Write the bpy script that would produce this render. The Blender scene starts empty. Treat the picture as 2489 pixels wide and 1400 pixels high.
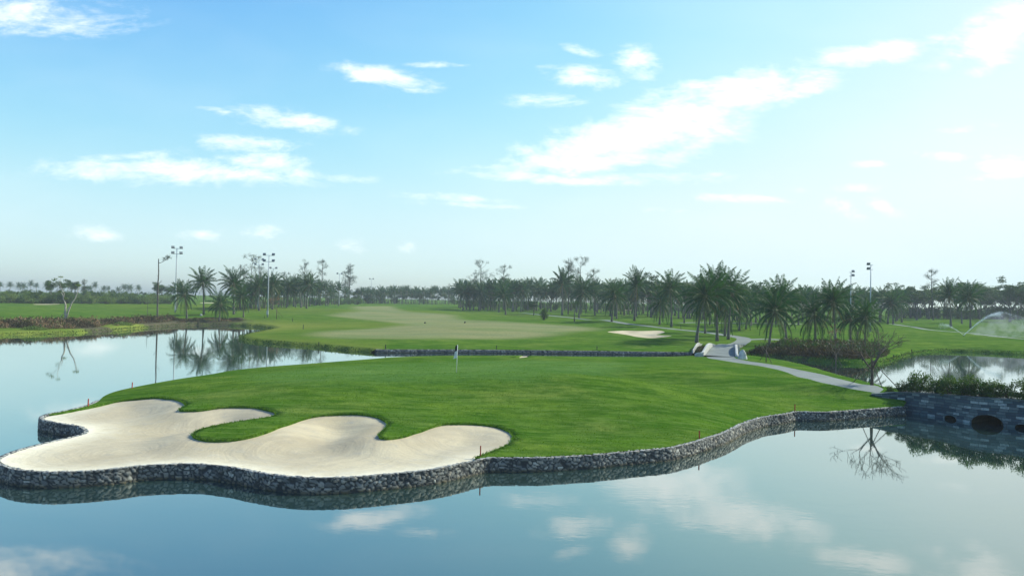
import bpy, math, random
import numpy as np
from mathutils import Vector, Matrix, Quaternion
from mathutils.geometry import delaunay_2d_cdt
random.seed(7); RNG = np.random.default_rng(7)
S = bpy.context.scene
COL = S.collection
R = math.radians

# ------------------------------------------------------------------ camera
PW, PH, FPX, CH = 2489.0, 1400.0, 1797.0, 7.7
pitch, roll = math.atan(27/FPX), R(1.09)
Fv = Vector((0, math.cos(pitch), math.sin(pitch)))
R0 = Vector((1, 0, 0)); U0 = Vector((0, -math.sin(pitch), math.cos(pitch)))
Rv = R0*math.cos(roll)+U0*math.sin(roll); Uv = U0*math.cos(roll)-R0*math.sin(roll)
cam = bpy.data.cameras.new('camera'); camo = bpy.data.objects.new('camera', cam); COL.objects.link(camo)
cam.sensor_width = 36; cam.lens = FPX/PW*36; cam.clip_start = .5; cam.clip_end = 6000
m = Matrix((Rv, Uv, -Fv)).transposed().to_4x4(); m.translation = (0, 0, CH)
camo.matrix_world = m; S.camera = camo

def ray(u, v):
    return Fv + Rv*((u-PW/2)/FPX) - Uv*((v-PH/2)/FPX)
def onz(u, v, z=0.0):                      # point of the plane z seen at a photo pixel
    d = ray(u, v); t = (z-CH)/d.z
    return np.array((d.x*t, d.y*t))
def hit(u, v, hf):                         # point of a terrain seen at a photo pixel
    d = ray(u, v)
    if d.z > -.0008: d.z = -.0008
    t = np.geomspace(22, 900, 900)
    x, y, z = d.x*t, d.y*t, CH+d.z*t
    g = z-hf(np.stack([x, y], 1))
    k = np.where(g < 0)[0]
    if len(k) == 0: i = len(t)-1; tt = t[i]
    elif k[0] == 0: tt = t[0]
    else:
        a, b = k[0]-1, k[0]; tt = t[a]+(t[b]-t[a])*g[a]/(g[a]-g[b])
    return np.array((d.x*tt, d.y*tt))

# ------------------------------------------------------------------ helpers
def smooth(pts, n=6, closed=False):
    P = np.array(pts, float); out = []
    N = len(P)
    rng_ = range(N if closed else N-1)
    for i in rng_:
        if closed: p0, p1, p2, p3 = P[(i-1) % N], P[i], P[(i+1) % N], P[(i+2) % N]
        else: p0, p1, p2, p3 = P[max(i-1, 0)], P[i], P[i+1], P[min(i+2, N-1)]
        for k in range(n):
            t = k/n
            out.append(.5*((2*p1)+(p2-p0)*t+(2*p0-5*p1+4*p2-p3)*t*t+(3*p1-p0-3*p2+p3)*t**3))
    if not closed: out.append(P[-1])
    return np.array(out)
def resample(P, step):
    seg = np.hypot(*(P[1:]-P[:-1]).T); s = np.concatenate([[0], np.cumsum(seg)])
    n = max(2, int(s[-1]/step)+1); q = np.linspace(0, s[-1], n)
    return np.stack([np.interp(q, s, P[:, 0]), np.interp(q, s, P[:, 1])], 1)
def pdist(P, poly, closed=True):           # distance to a polyline and the index of the nearest segment
    P = np.asarray(P, float); A = poly; B = np.roll(poly, -1, 0)
    if not closed: A, B = A[:-1], B[:-1]
    D = np.empty(len(P)); I = np.empty(len(P), int)
    AB = B-A; L = (AB**2).sum(1)+1e-12
    for s in range(0, len(P), 4000):
        q = P[s:s+4000]; w = q[:, None, :]-A[None]
        t = np.clip((w*AB[None]).sum(2)/L[None], 0, 1)
        e = w-AB[None]*t[..., None]; d = (e**2).sum(2)
        i = d.argmin(1); I[s:s+4000] = i; D[s:s+4000] = np.sqrt(d[np.arange(len(q)), i])
    return D, I
def inside(P, poly):
    P = np.asarray(P, float); r = np.zeros(len(P), bool)
    A = poly; B = np.roll(poly, -1, 0)
    for a, b in zip(A, B):
        c = (a[1] > P[:, 1]) != (b[1] > P[:, 1])
        if not c.any(): continue
        xx = (b[0]-a[0])*(P[:, 1]-a[1])/(b[1]-a[1]+1e-15)+a[0]
        r ^= c & (P[:, 0] < xx)
    return r
def sstep(a, b, x):
    t = np.clip((x-a)/(b-a), 0, 1); return t*t*(3-2*t)

def tag(o, label=None, cat=None, group=None, kind=None):
    if label: o['label'] = label
    if cat: o['category'] = cat
    if group: o['group'] = group
    if kind: o['kind'] = kind
    return o
def empty(name, loc, rz=0, sc=1):
    o = bpy.data.objects.new(name, None); COL.objects.link(o)
    o.location = loc; o.rotation_euler = (0, 0, rz); o.scale = (sc,)*3; o.empty_display_size = .3
    return o
def mesh_obj(name, V, Fc, mat, parent=None, shade=True, mats=None, mi=None, uv=None, attrs=None):
    me = bpy.data.meshes.new(name)
    me.from_pydata([tuple(map(float, v)) for v in V], [], [tuple(map(int, f)) for f in Fc])
    if mats:
        for q in mats: me.materials.append(q)
    else: me.materials.append(mat)
    if mi is not None: me.polygons.foreach_set('material_index', np.asarray(mi, np.int32))
    if shade: me.polygons.foreach_set('use_smooth', np.ones(len(me.polygons), bool))
    if uv is not None:
        ul = me.uv_layers.new(name='UVMap')
        li = np.empty(len(me.loops), np.int32); me.loops.foreach_get('vertex_index', li)
        ul.data.foreach_set('uv', np.asarray(uv, np.float32)[li].ravel())
    if attrs:
        for k, a in attrs.items():
            at = me.attributes.new(k, 'FLOAT', 'POINT'); at.data.foreach_set('value', np.asarray(a, np.float32))
    me.update()
    o = bpy.data.objects.new(name, me); COL.objects.link(o)
    if parent: o.parent = parent
    return o
def copy_tree(o, parent=None):
    c = o.copy(); COL.objects.link(c); c.parent = parent
    for ch in o.children: copy_tree(ch, c)
    return c

class MB:
    def __init__(s): s.V = []; s.F = []; s.M = []
    def tube(s, pts, rad, n=6, mi=0, cap=True):
        pts = [Vector(p) for p in pts]; b = len(s.V); up = Vector((0, 0, 1))
        fr = None
        for i, p in enumerate(pts):
            t = (pts[min(i+1, len(pts)-1)]-pts[max(i-1, 0)])
            t = t.normalized() if t.length > 1e-9 else Vector((0, 0, 1))
            if fr is None:
                a = t.cross(Vector((1, 0, 0)) if abs(t.x) < .8 else Vector((0, 1, 0))).normalized()
            else: a = (fr-t*fr.dot(t)).normalized()
            fr = a; c = t.cross(a); r = rad[i] if hasattr(rad, '__len__') else rad
            for k in range(n):
                an = 2*math.pi*k/n; s.V.append(p+(a*math.cos(an)+c*math.sin(an))*r)
        for i in range(len(pts)-1):
            for k in range(n):
                k2 = (k+1) % n; s.F.append((b+i*n+k, b+i*n+k2, b+(i+1)*n+k2, b+(i+1)*n+k)); s.M.append(mi)
        if cap:
            s.F.append(tuple(b+k for k in range(n))[::-1]); s.M.append(mi)
            e = b+(len(pts)-1)*n; s.F.append(tuple(e+k for k in range(n))); s.M.append(mi)
    def box(s, c, h, rz=0, mi=0, mat=None):
        b = len(s.V); c = Vector(c); q = mat or Matrix.Rotation(rz, 3, 'Z')
        for z in (-1, 1):
            for x, y in ((-1, -1), (1, -1), (1, 1), (-1, 1)):
                s.V.append(c+q @ Vector((x*h[0], y*h[1], z*h[2])))
        for f in ((3, 2, 1, 0), (4, 5, 6, 7), (0, 1, 5, 4), (1, 2, 6, 5), (2, 3, 7, 6), (3, 0, 4, 7)):
            s.F.append(tuple(b+i for i in f)); s.M.append(mi)
    def kite(s, p, d, w, mi=0, side=None):      # a leaf: base p, along d, half width w
        p = Vector(p); d = Vector(d)
        if side is None:
            side = d.cross(Vector((random.uniform(-1, 1), random.uniform(-1, 1), random.uniform(-1, 1))))
        side = side.normalized()*w if side.length > 1e-9 else Vector((w, 0, 0))
        b = len(s.V); s.V += [p, p+d*.45+side, p+d, p+d*.45-side]
        s.F.append((b, b+1, b+2, b+3)); s.M.append(mi)
    def build(s, name, mats, parent=None, shade=False):
        if not isinstance(mats, (list, tuple)): mats = [mats]
        return mesh_obj(name, s.V, s.F, None, parent, shade, mats=mats, mi=s.M)

# ------------------------------------------------------------------ materials
def mat(name):
    m_ = bpy.data.materials.new(name); m_.use_nodes = True
    nt = m_.node_tree; nt.nodes.clear()
    out = nt.nodes.new('ShaderNodeOutputMaterial'); b = nt.nodes.new('ShaderNodeBsdfPrincipled')
    nt.links.new(b.outputs[0], out.inputs[0]); b.inputs['Specular IOR Level'].default_value = .25
    return m_, nt, b, out
class N:
    def __init__(s, nt): s.nt = nt
    def n(s, t, **k):
        q = s.nt.nodes.new('ShaderNode'+t)
        for a, v in k.items(): setattr(q, a, v)
        return q
    def set(s, sock, v):
        if isinstance(v, bpy.types.NodeSocket): s.nt.links.new(v, sock)
        elif v is not None: sock.default_value = v
    def math(s, op, a, b=None, c=None, clamp=False):
        q = s.n('Math', operation=op, use_clamp=clamp)
        s.set(q.inputs[0], a)
        if b is not None: s.set(q.inputs[1], b)
        if c is not None: s.set(q.inputs[2], c)
        return q.outputs[0]
    def vm(s, op, a, b=None):
        q = s.n('VectorMath', operation=op); s.set(q.inputs[0], a)
        if b is not None: s.set(q.inputs[1], b)
        return q.outputs['Value'] if op in ('LENGTH', 'DISTANCE', 'DOT_PRODUCT') else q.outputs[0]
    def noise(s, vec, sc, det=3, rough=.55, dist=0):
        q = s.n('TexNoise'); s.set(q.inputs['Vector'], vec); q.inputs['Scale'].default_value = sc
        q.inputs['Detail'].default_value = det; q.inputs['Roughness'].default_value = rough; q.inputs['Distortion'].default_value = dist
        return q.outputs['Fac']
    def mapr(s, v, a, b, c=0., d=1., st=True):
        q = s.n('MapRange', interpolation_type='SMOOTHSTEP' if st else 'LINEAR')
        s.set(q.inputs[0], v)
        for i, x in enumerate((a, b, c, d)): s.set(q.inputs[i+1], x)
        return q.outputs[0]
    def mix(s, f, a, b, mode='MIX'):
        q = s.n('Mix', data_type='RGBA', blend_type=mode)
        s.set(q.inputs[0], f); s.set(q.inputs[6], a if isinstance(a, bpy.types.NodeSocket) else (*a, 1)); s.set(q.inputs[7], b if isinstance(b, bpy.types.NodeSocket) else (*b, 1))
        return q.outputs[2]
    def bump(s, h, st=.5, dist=.1):
        q = s.n('Bump'); s.set(q.inputs['Height'], h); q.inputs['Strength'].default_value = st; q.inputs['Distance'].default_value = dist
        return q.outputs[0]
    def pos(s, sx=1, sy=1, sz=1, rz=0):
        g = s.n('NewGeometry'); q = s.n('Mapping'); s.set(q.inputs[0], g.outputs['Position'])
        q.inputs['Scale'].default_value = (sx, sy, sz); q.inputs['Rotation'].default_value = (0, 0, rz)
        return q.outputs[0]
    def obj(s):
        return s.n('TexCoord').outputs['Object']
    def attr(s, nm):
        return s.n('Attribute', attribute_name=nm).outputs['Fac']

def simple(name, c, rough=.8, var=.25, sc=3., bump=0, c2=None, spec=.25):
    m_, nt, b, o = mat(name); n = N(nt)
    v = n.noise(n.obj(), sc, 4)
    cc = c2 or tuple(x*(1-var) for x in c)
    nt.links.new(n.mix(n.mapr(v, .35, .65), c, cc), b.inputs['Base Color'])
    b.inputs['Roughness'].default_value = rough; b.inputs['Specular IOR Level'].default_value = spec
    if bump: nt.links.new(n.bump(v, bump, .05), b.inputs['Normal'])
    return m_
def leafmat(name, c1, c2, tr=.35, sc=.8, rough=.55):
    m_, nt, b, out = mat(name); n = N(nt)
    v = n.noise(n.obj(), sc, 3); w = n.n('ObjectInfo').outputs['Random']
    k = n.math('ADD', n.mapr(v, .3, .7, 0, .75), n.math('MULTIPLY', n.math('SUBTRACT', w, .2), .55), clamp=True)
    c = n.mix(k, c1, c2)
    nt.links.new(c, b.inputs['Base Color']); b.inputs['Roughness'].default_value = rough; b.inputs['Specular IOR Level'].default_value = .12
    t = n.n('BsdfTranslucent'); nt.links.new(n.mix(1., c, (1.1, 1.25, .6), 'MULTIPLY'), t.inputs[0])
    x = n.n('MixShader'); x.inputs[0].default_value = tr
    nt.links.new(b.outputs[0], x.inputs[1]); nt.links.new(t.outputs[0], x.inputs[2]); nt.links.new(x.outputs[0], out.inputs[0])
    return m_

def grass_mat():
    m_, nt, b, out = mat('turf'); n = N(nt)
    p = n.pos()
    big = n.noise(n.pos(.06, .11, .1), 1, 4)
    mid = n.noise(n.pos(.35, .9, .5, .15), 1, 5, .6)
    streak = n.noise(n.pos(.5, 3.2, 1, .06), 1, 5, .65)
    fine = n.noise(p, 9, 4, .75)
    c = n.mix(n.mapr(big, .38, .62), (.056, .137, .011), (.128, .205, .024))
    c = n.mix(n.mapr(n.noise(n.pos(.13, .2, .1, .5), 1, 4), .48, .68, 0, .85), c, (.175, .225, .045))
    c = n.mix(n.mapr(mid, .36, .62, 0, .85), c, (.036, .098, .009))
    c = n.mix(n.math('MULTIPLY', n.mapr(streak, .45, .65), .7), c, (.125, .200, .040))
    # dry yellow rims and worn patches
    dry = n.attr('dry')
    c = n.mix(n.math('MULTIPLY', dry, n.mapr(mid, .3, .6, .5, 1)), c, (.22, .235, .05))
    mud = n.attr('mud')
    c = n.mix(n.mapr(n.math('ADD', mud, n.math('MULTIPLY', n.math('SUBTRACT', mid, .5), .8)), .35, .65), c, (.10, .08, .058))
    # putting surface
    g = n.attr('green')
    gm = n.mapr(n.math('ADD', g, n.math('MULTIPLY', n.math('SUBTRACT', mid, .5), 4)), -2, 2)
    gc = n.mix(n.mapr(n.noise(n.pos(.18, .6, .3, .1), 1, 3), .35, .65), (.085, .18, .04), (.125, .225, .062))
    c = n.mix(n.math('MULTIPLY', gm, .6), c, gc)
    # dormant fairway
    f = n.attr('fair')
    fm = n.mapr(n.math('ADD', f, n.math('MULTIPLY', n.math('SUBTRACT', mid, .5), 5)), -4, 3.5)
    fs = n.noise(n.pos(.035, .16, .1, -.25), 1, 5, .6)
    fc = n.mix(n.mapr(fs, .38, .62), (.31, .285, .14), (.235, .245, .125))
    fc = n.mix(n.mapr(big, .45, .7, 0, .5), fc, (.13, .20, .07))
    c = n.mix(n.math('MULTIPLY', fm, .86), c, fc)
    c = n.mix(n.mapr(n.noise(n.pos(2.6, 3.4, 3), 1, 5, .75), .42, .68, 0, .38), c, (.022, .062, .004))
    c = n.mix(n.mapr(fine, .3, .75, 0, .3), c, (.02, .055, .006))
    nt.links.new(c, b.inputs['Base Color']); b.inputs['Roughness'].default_value = .85
    b.inputs['Specular IOR Level'].default_value = .0
    if 'Sheen Weight' in b.inputs: b.inputs['Sheen Weight'].default_value = .0
    h = n.math('ADD', n.math('MULTIPLY', fine, .5), n.math('MULTIPLY', n.noise(p, 2.2, 5, .75), 1.3))
    nt.links.new(n.bump(h, .75, .09), b.inputs['Normal'])
    return m_

def sand_mat(centres):
    m_, nt, b, out = mat('sand'); n = N(nt); p = n.pos(1, 1, 0)
    w = n.vm('ADD', p, n.vm('MULTIPLY', n.n('TexNoise').outputs['Color'], (.6, .6, 0)))
    dmin = None
    for c in centres:
        d = n.vm('DISTANCE', p, (c[0], c[1], 0)); dmin = d if dmin is None else n.math('MINIMUM', dmin, d)
    wob = n.noise(p, .35, 4)
    d = n.math('ADD', dmin, n.math('MULTIPLY', wob, 1.6))
    ring = n.noise(n.n('CombineXYZ').outputs[0], 1)
    cx = n.n('CombineXYZ'); n.set(cx.inputs[0], n.math('MULTIPLY', d, 2.1)); n.set(cx.inputs[1], n.math('MULTIPLY', wob, 1.5))
    ring = n.noise(cx.outputs[0], 1, 4, .6)
    blot = n.noise(p, .22, 4); fine = n.noise(p, 12, 5, .75); mid = n.noise(p, 1.6, 5, .7)
    c = n.mix(n.mapr(blot, .35, .68), (.54, .455, .30), (.44, .36, .225))
    c = n.mix(n.mapr(ring, .42, .62, 0, .34), c, (.34, .28, .2))
    c = n.mix(n.mapr(mid, .5, .72, 0, .55), c, (.36, .33, .27))
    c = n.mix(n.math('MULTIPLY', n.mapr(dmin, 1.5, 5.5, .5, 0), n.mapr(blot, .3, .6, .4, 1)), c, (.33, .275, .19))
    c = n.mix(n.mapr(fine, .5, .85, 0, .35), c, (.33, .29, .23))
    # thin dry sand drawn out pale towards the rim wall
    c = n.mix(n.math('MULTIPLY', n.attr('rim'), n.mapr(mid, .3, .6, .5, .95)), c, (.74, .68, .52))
    nt.links.new(c, b.inputs['Base Color']); b.inputs['Roughness'].default_value = .95; b.inputs['Specular IOR Level'].default_value = .1
    h = n.math('ADD', n.math('MULTIPLY', n.math('SINE', n.math('MULTIPLY', d, 26)), .03), n.math('ADD', n.math('MULTIPLY', ring, .5), n.math('ADD', n.math('MULTIPLY', fine, .25), mid)))
    nt.links.new(n.bump(h, .55, .07), b.inputs['Normal'])
    return m_

def path_mat():
    m_, nt, b, out = mat('concrete_path'); n = N(nt); p = n.pos()
    c = n.mix(n.mapr(n.noise(p, .5, 5, .7), .35, .7), (.19, .212, .19), (.135, .15, .137))
    c = n.mix(n.mapr(n.noise(p, 14, 3), .4, .8, 0, .5), c, (.15, .15, .145))
    nt.links.new(c, b.inputs['Base Color']); b.inputs['Roughness'].default_value = .85
    nt.links.new(n.bump(n.noise(p, 20, 3), .3, .02), b.inputs['Normal']); return m_

def stone_mat():
    m_, nt, b, out = mat('rubble_stone'); n = N(nt); p = n.pos()
    t = n.attr('tint'); j = n.attr('joint'); top = n.attr('top')
    ramp = n.n('ValToRGB'); n.set(ramp.inputs[0], t)
    e = ramp.color_ramp.elements; e[0].position = 0; e[0].color = (.085, .085, .08, 1); e[1].position = 1; e[1].color = (.50, .50, .44, 1)
    for q, c in ((.3, (.155, .155, .14, 1)), (.6, (.23, .225, .20, 1)), (.8, (.30, .29, .25, 1)), (.9, (.29, .235, .17, 1))):
        x = e.new(q); x.color = c
    c = n.mix(n.mapr(n.noise(p, 11, 5, .7), .35, .7, 0, .6), ramp.outputs[0], (.085, .09, .09))
    c = n.mix(n.math('MULTIPLY', top, .6), c, (.46, .46, .41))
    z = n.n('SeparateXYZ'); n.set(z.inputs[0], n.n('NewGeometry').outputs['Position'])
    wet = n.mapr(n.math('ADD', z.outputs[2], n.math('MULTIPLY', n.noise(p, 1.3, 4), .2)), .12, .30, 1, 0)
    c = n.mix(n.math('MULTIPLY', wet, .8), c, (.075, .058, .024))      # tide line of silt and algae
    c = n.mix(n.mapr(j, 0, 1), (.035, .037, .037), c)
    nt.links.new(c, b.inputs['Base Color']); b.inputs['Roughness'].default_value = .8
    nt.links.new(n.bump(n.noise(p, 16, 4, .7), .5, .03), b.inputs['Normal']); return m_

def block_mat():
    m_, nt, b, out = mat('slate_blocks'); n = N(nt)
    uv = n.n('TexCoord').outputs['UV']; s = n.n('SeparateXYZ'); n.set(s.inputs[0], uv)
    row = n.math('FLOOR', n.math('DIVIDE', s.outputs[1], .19))
    wn = n.n('TexWhiteNoise', noise_dimensions='1D'); n.set(wn.inputs['W'], row)
    xs = n.math('ADD', n.math('DIVIDE', s.outputs[0], .52), n.math('MULTIPLY', wn.outputs['Value'], 5))
    col = n.math('FLOOR', xs)
    w2 = n.n('TexWhiteNoise', noise_dimensions='2D'); cx = n.n('CombineXYZ'); n.set(cx.inputs[0], col); n.set(cx.inputs[1], row); n.set(w2.inputs['Vector'], cx.outputs[0])
    r = n.n('ValToRGB'); n.set(r.inputs[0], w2.outputs['Value']); r.color_ramp.interpolation = 'CONSTANT'
    e = r.color_ramp.elements; e[0].color = (.030, .058, .075, 1); e[1].position = .90; e[1].color = (.28, .34, .33, 1)
    for q, c in ((.22, (.07, .115, .125, 1)), (.45, (.10, .14, .145, 1)), (.62, (.045, .075, .095, 1)), (.74, (.15, .20, .205, 1))):
        x = e.new(q); x.color = c
    fr = n.math('FRACT', xs); fz = n.math('FRACT', n.math('DIVIDE', s.outputs[1], .19))
    ed = n.math('MINIMUM', n.math('MULTIPLY', n.math('MINIMUM', fr, n.math('SUBTRACT', 1., fr)), 3.6), n.math('MINIMUM', fz, n.math('SUBTRACT', 1., fz)))
    jj = n.mapr(ed, .03, .12)
    c = n.mix(n.mapr(n.noise(n.pos(), 9, 4), .35, .7, 0, .5), r.outputs[0], (.05, .065, .08))
    c = n.mix(jj, (.03, .035, .04), c)
    nt.links.new(c, b.inputs['Base Color']); b.inputs['Roughness'].default_value = .7
    hh = n.math('ADD', n.math('MULTIPLY', jj, .6), n.math('MULTIPLY', w2.outputs['Value'], .5))
    nt.links.new(n.bump(hh, .8, .03), b.inputs['Normal']); return m_

def water_mat():
    m_, nt, b, out = mat('lake_water'); n = N(nt); nt.nodes.remove(b)
    h = n.math('ADD', n.math('MULTIPLY', n.noise(n.pos(.7, 1.0, 1), .9, 2), .6), n.math('MULTIPLY', n.noise(n.pos(1, 1.6, 1), 2.6, 3), .22))
    calm = n.mapr(n.noise(n.pos(.02, .05, 1), 1, 3), .42, .68, .12, 1)
    bp = n.n('Bump'); n.set(bp.inputs['Height'], h); n.set(bp.inputs['Strength'], n.math('MULTIPLY', calm, .2)); bp.inputs['Distance'].default_value = .035
    murk = n.mix(n.mapr(n.noise(n.pos(.05, .12, 1), 1, 4), .35, .65), (.016, .040, .040), (.024, .046, .036))
    d = n.n('BsdfDiffuse'); n.set(d.inputs[0], murk)
    g = n.n('BsdfGlossy'); g.inputs['Roughness'].default_value = .03; g.inputs[0].default_value = (.95, .98, .94, 1); n.set(g.inputs['Normal'], bp.outputs[0])
    lw = n.n('LayerWeight'); lw.inputs[0].default_value = .5; n.set(lw.inputs['Normal'], bp.outputs[0])
    f = n.math('POWER', lw.outputs['Facing'], 2.35, clamp=True); f = n.math('MAXIMUM', f, .03)
    x = n.n('MixShader'); n.set(x.inputs[0], f); nt.links.new(d.outputs[0], x.inputs[1]); nt.links.new(g.outputs[0], x.inputs[2]); nt.links.new(x.outputs[0], out.inputs[0])
    return m_

M = {}
M['grass'] = grass_mat(); M['path'] = path_mat(); M['stone'] = stone_mat(); M['block'] = block_mat(); M['water'] = water_mat()
M['palm'] = leafmat('palm_leaf', (.020, .064, .024), (.042, .100, .032), .3, .5)
M['palmdry'] = leafmat('palm_leaf_old', (.11, .095, .045), (.17, .14, .06), .25, .5)
M['rachis'] = simple('palm_rachis', (.17, .18, .075), .6, .3)
M['trunk'] = simple('palm_trunk', (.16, .15, .125), .9, .45, 5, .6)
M['bark'] = simple('grey_bark', (.13, .115, .095), .9, .45, 3, .6)
M['pale'] = simple('pale_bark', (.42, .37, .30), .85, .35, 2.5, .4)
M['leafd'] = leafmat('leaf_dark', (.028, .062, .020), (.052, .095, .028), .3, .5)
M['leafm'] = leafmat('leaf_mid', (.045, .09, .025), (.085, .13, .035), .35, .4)
M['leafl'] = leafmat('leaf_light', (.10, .16, .035), (.17, .21, .06), .35, .6)
M['needle'] = leafmat('needle', (.035, .06, .030), (.055, .08, .04), .2, .5)
M['fern'] = leafmat('dry_fern_leaf', (.085, .055, .032), (.048, .048, .022), .2, .45)
M['fernl'] = leafmat('dry_fern_pale', (.26, .17, .10), (.20, .115, .07), .2, .45)
M['white'] = simple('white_paint', (.78, .77, .73), .6, .15, 4)
M['kerb'] = simple('pale_concrete', (.46, .46, .42), .85, .35, 3, .3)
M['red'] = simple('red_paint', (.42, .055, .03), .6, .3, 8)
M['black'] = simple('dark_paint', (.02, .022, .02), .6, .3, 8)
M['steel'] = simple('galvanised_steel', (.42, .45, .46), .5, .2, 2)
M['lampm'] = simple('lamp_housing', (.16, .18, .19), .5, .3, 5)
M['wood'] = simple('weathered_wood', (.13, .10, .075), .9, .4, 8, .5)
M['boulder'] = simple('pale_boulder', (.60, .59, .54), .9, .45, 2.2, .9)
M['soil'] = simple('dark_soil', (.045, .04, .022), .95, .4, 4, .5)
M['spray'] = simple('water_spray', (.93, .95, .96), .5, .02)

# ------------------------------------------------------------------ shorelines
ZW = .62
front_px = [(2196, 987), (2160, 989), (2105, 993), (2049, 997), (1994, 1000), (1933, 999), (1900, 1005), (1855, 1011), (1828, 1018), (1799, 1028), (1762, 1046), (1734, 1056),
    (1692, 1069), (1650, 1080), (1616, 1087), (1537, 1094), (1481, 1099), (1440, 1103), (1369, 1107), (1300, 1110), (1247, 1110), (1195, 1110), (1162, 1114), (1134, 1120), (1078, 1132), (1022, 1141),
    (937, 1149), (853, 1156), (769, 1158), (712, 1155), (660, 1149), (619, 1142), (562, 1132), (492, 1125), (422, 1125), (337, 1129), (281, 1136), (197, 1142), (127, 1144), (56, 1139), (17, 1129), (2, 1120),
    (6, 1112), (28, 1102), (56, 1092), (112, 1077), (169, 1064), (205, 1055), (216, 1046), (197, 1034), (157, 1028), (112, 1019), (108, 1012), (121, 1006), (157, 999), (205, 988), (238, 976), (252, 963), (281, 951),
    (334, 939), (427, 922), (514, 909), (566, 900), (640, 892), (720, 886), (800, 880), (851, 876), (916, 871), (954, 868)]
fpts = [onz(u, v, ZW) for u, v in front_px]
back = [(-9, 90.5), (-2, 92.5), (6, 93.5), (14, 94.5), (20, 96), (24.5, 99), (28.4, 102.3), (31.3, 104.6)]
right_px = [(1790, 869), (1815, 873), (1860, 878), (1898, 883), (1958, 893), (2017, 908), (2077, 926), (2121, 937), (2145, 944)]
rpts = [onz(u, v, 0) for u, v in right_px]
tail = [(34.6, 65), (34.2, 61), (33.6, 58), (31.2, 55.5), (29.2, 54.2)]
wall_line = resample(smooth(fpts+[np.array(b) for b in back], 5), .35)
right_line = resample(smooth(rpts+[np.array(t) for t in tail[:3]], 5), .6)
isl_poly = np.concatenate([wall_line, right_line, np.array(tail[3:])])

main_px = [(-900, 838), (-500, 829), (-200, 822), (0, 816), (80, 813), (160, 811), (220, 808), (270, 805), (310, 801), (350, 798), (390, 795), (420, 793), (449, 791.5), (500, 790.5), (550, 791.5), (614, 794.5),
    (648, 799), (660, 803), (640, 808), (614, 813), (590, 818), (581, 823), (593, 829), (636, 834), (700, 839), (743, 842), (807, 849), (871, 855)]
wallpx = [(912, 857.5), (1000, 857.5), (1109, 857.5), (1237, 858.5), (1440, 860.5), (1680, 864)]
main2_px = [(1720, 866), (1760, 867), (1815, 868.5), (1880, 872), (1940, 876), (1996, 880), (2050, 884), (2115, 886), (2150, 884), (2180, 874), (2215, 863), (2260, 856.5), (2314, 855), (2400, 858), (2489, 863), (2700, 869), (3200, 885)]
A1 = smooth([onz(*p) for p in main_px]+[onz(*wallpx[0])], 5)
A1 = resample(A1, 1.2)
WM = resample(np.array([onz(*p) for p in wallpx]), .8)
A2 = resample(smooth([onz(*wallpx[-1])]+[onz(*p) for p in main2_px], 5), 1.2)
shore = np.concatenate([[(-900, 118), (-500, 120)], A1[:-1], WM, A2[1:], [(500, 118), (900, 118)]])
iw0, iw1 = 2+len(A1)-1, 2+len(A1)-1+len(WM)
main_poly = np.concatenate([shore, [(900, 960), (-900, 960)]])

def gauss(P, c, sx, sy, rot=0):
    dx, dy = P[:, 0]-c[0], P[:, 1]-c[1]
    ca, sa = math.cos(rot), math.sin(rot)
    a, b = dx*ca+dy*sa, -dx*sa+dy*ca
    return np.exp(-.5*((a/sx)**2+(b/sy)**2))
g_m = [(onz(1430, 955, 1.3), 8, 3.2, .75), (onz(1010, 945, 1.2), 8, 3., .35), (onz(1680, 1000, 1.2), 5, 2.6, .4), (onz(760, 965, 1.2), 6, 3.0, .3), (onz(1900, 930, 1.2), 5, 3, .4), (onz(1330, 1040, 1.), 3.5, 2.2, -.22),
       (onz(1300, 930, 1.2), 9, 3, -.22), (onz(1560, 905, 1.2), 8, 3, .3), (onz(1720, 932, 1.2), 7, 2.6, -.3), (np.array((-7.5, 86)), 3.5, 3, .05), (np.array((3.5, 87.5)), 4.5, 3, .16), (np.array((-3.4, 88.0)), 1.5, 2, -.12),
       (np.array((11, 88)), 3, 3, -.10), (onz(600, 935, 1.2), 5, 3, .14), (onz(2020, 965, 1.2), 3, 2, -.1)]
def hI(P):
    P = np.asarray(P, float)
    di, _ = pdist(P, isl_poly); ins = inside(P, isl_poly); di = np.where(ins, di, 0)
    h = ZW+(.62+.30*(1-sstep(60, 76, P[:, 1]))*(1-sstep(16, 24, P[:, 0])))*(1-np.exp(-di/8.0))
    f = 1-np.exp(-di/3.5)
    for c, sx, sy, a in g_m: h = h+a*(1.45 if c[1] < 84 else 1)*gauss(P, c, sx, sy)*f
    x, y = P[:, 0], P[:, 1]
    h = h+f*.05*(np.sin(x/2.3+np.sin(y/3.1)*1.3)*np.cos(y/2.6))
    h = h+.62*gauss(P, (28.4, 57), 3.2, 2.6)
    dr, _ = pdist(P, right_line, False)
    h = np.minimum(h, -.15+.42*dr)
    return np.where(ins, h, -1.)
def und(P):
    x, y = P[:, 0], P[:, 1]
    return .34*np.sin(x/13+1.3*np.sin(y/31))*np.cos(y/17+.6)+.22*np.sin(x/6.5+y/19+1)*np.sin(y/11-x/23)+.16*np.sin(y/7.3+x/41)
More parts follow.
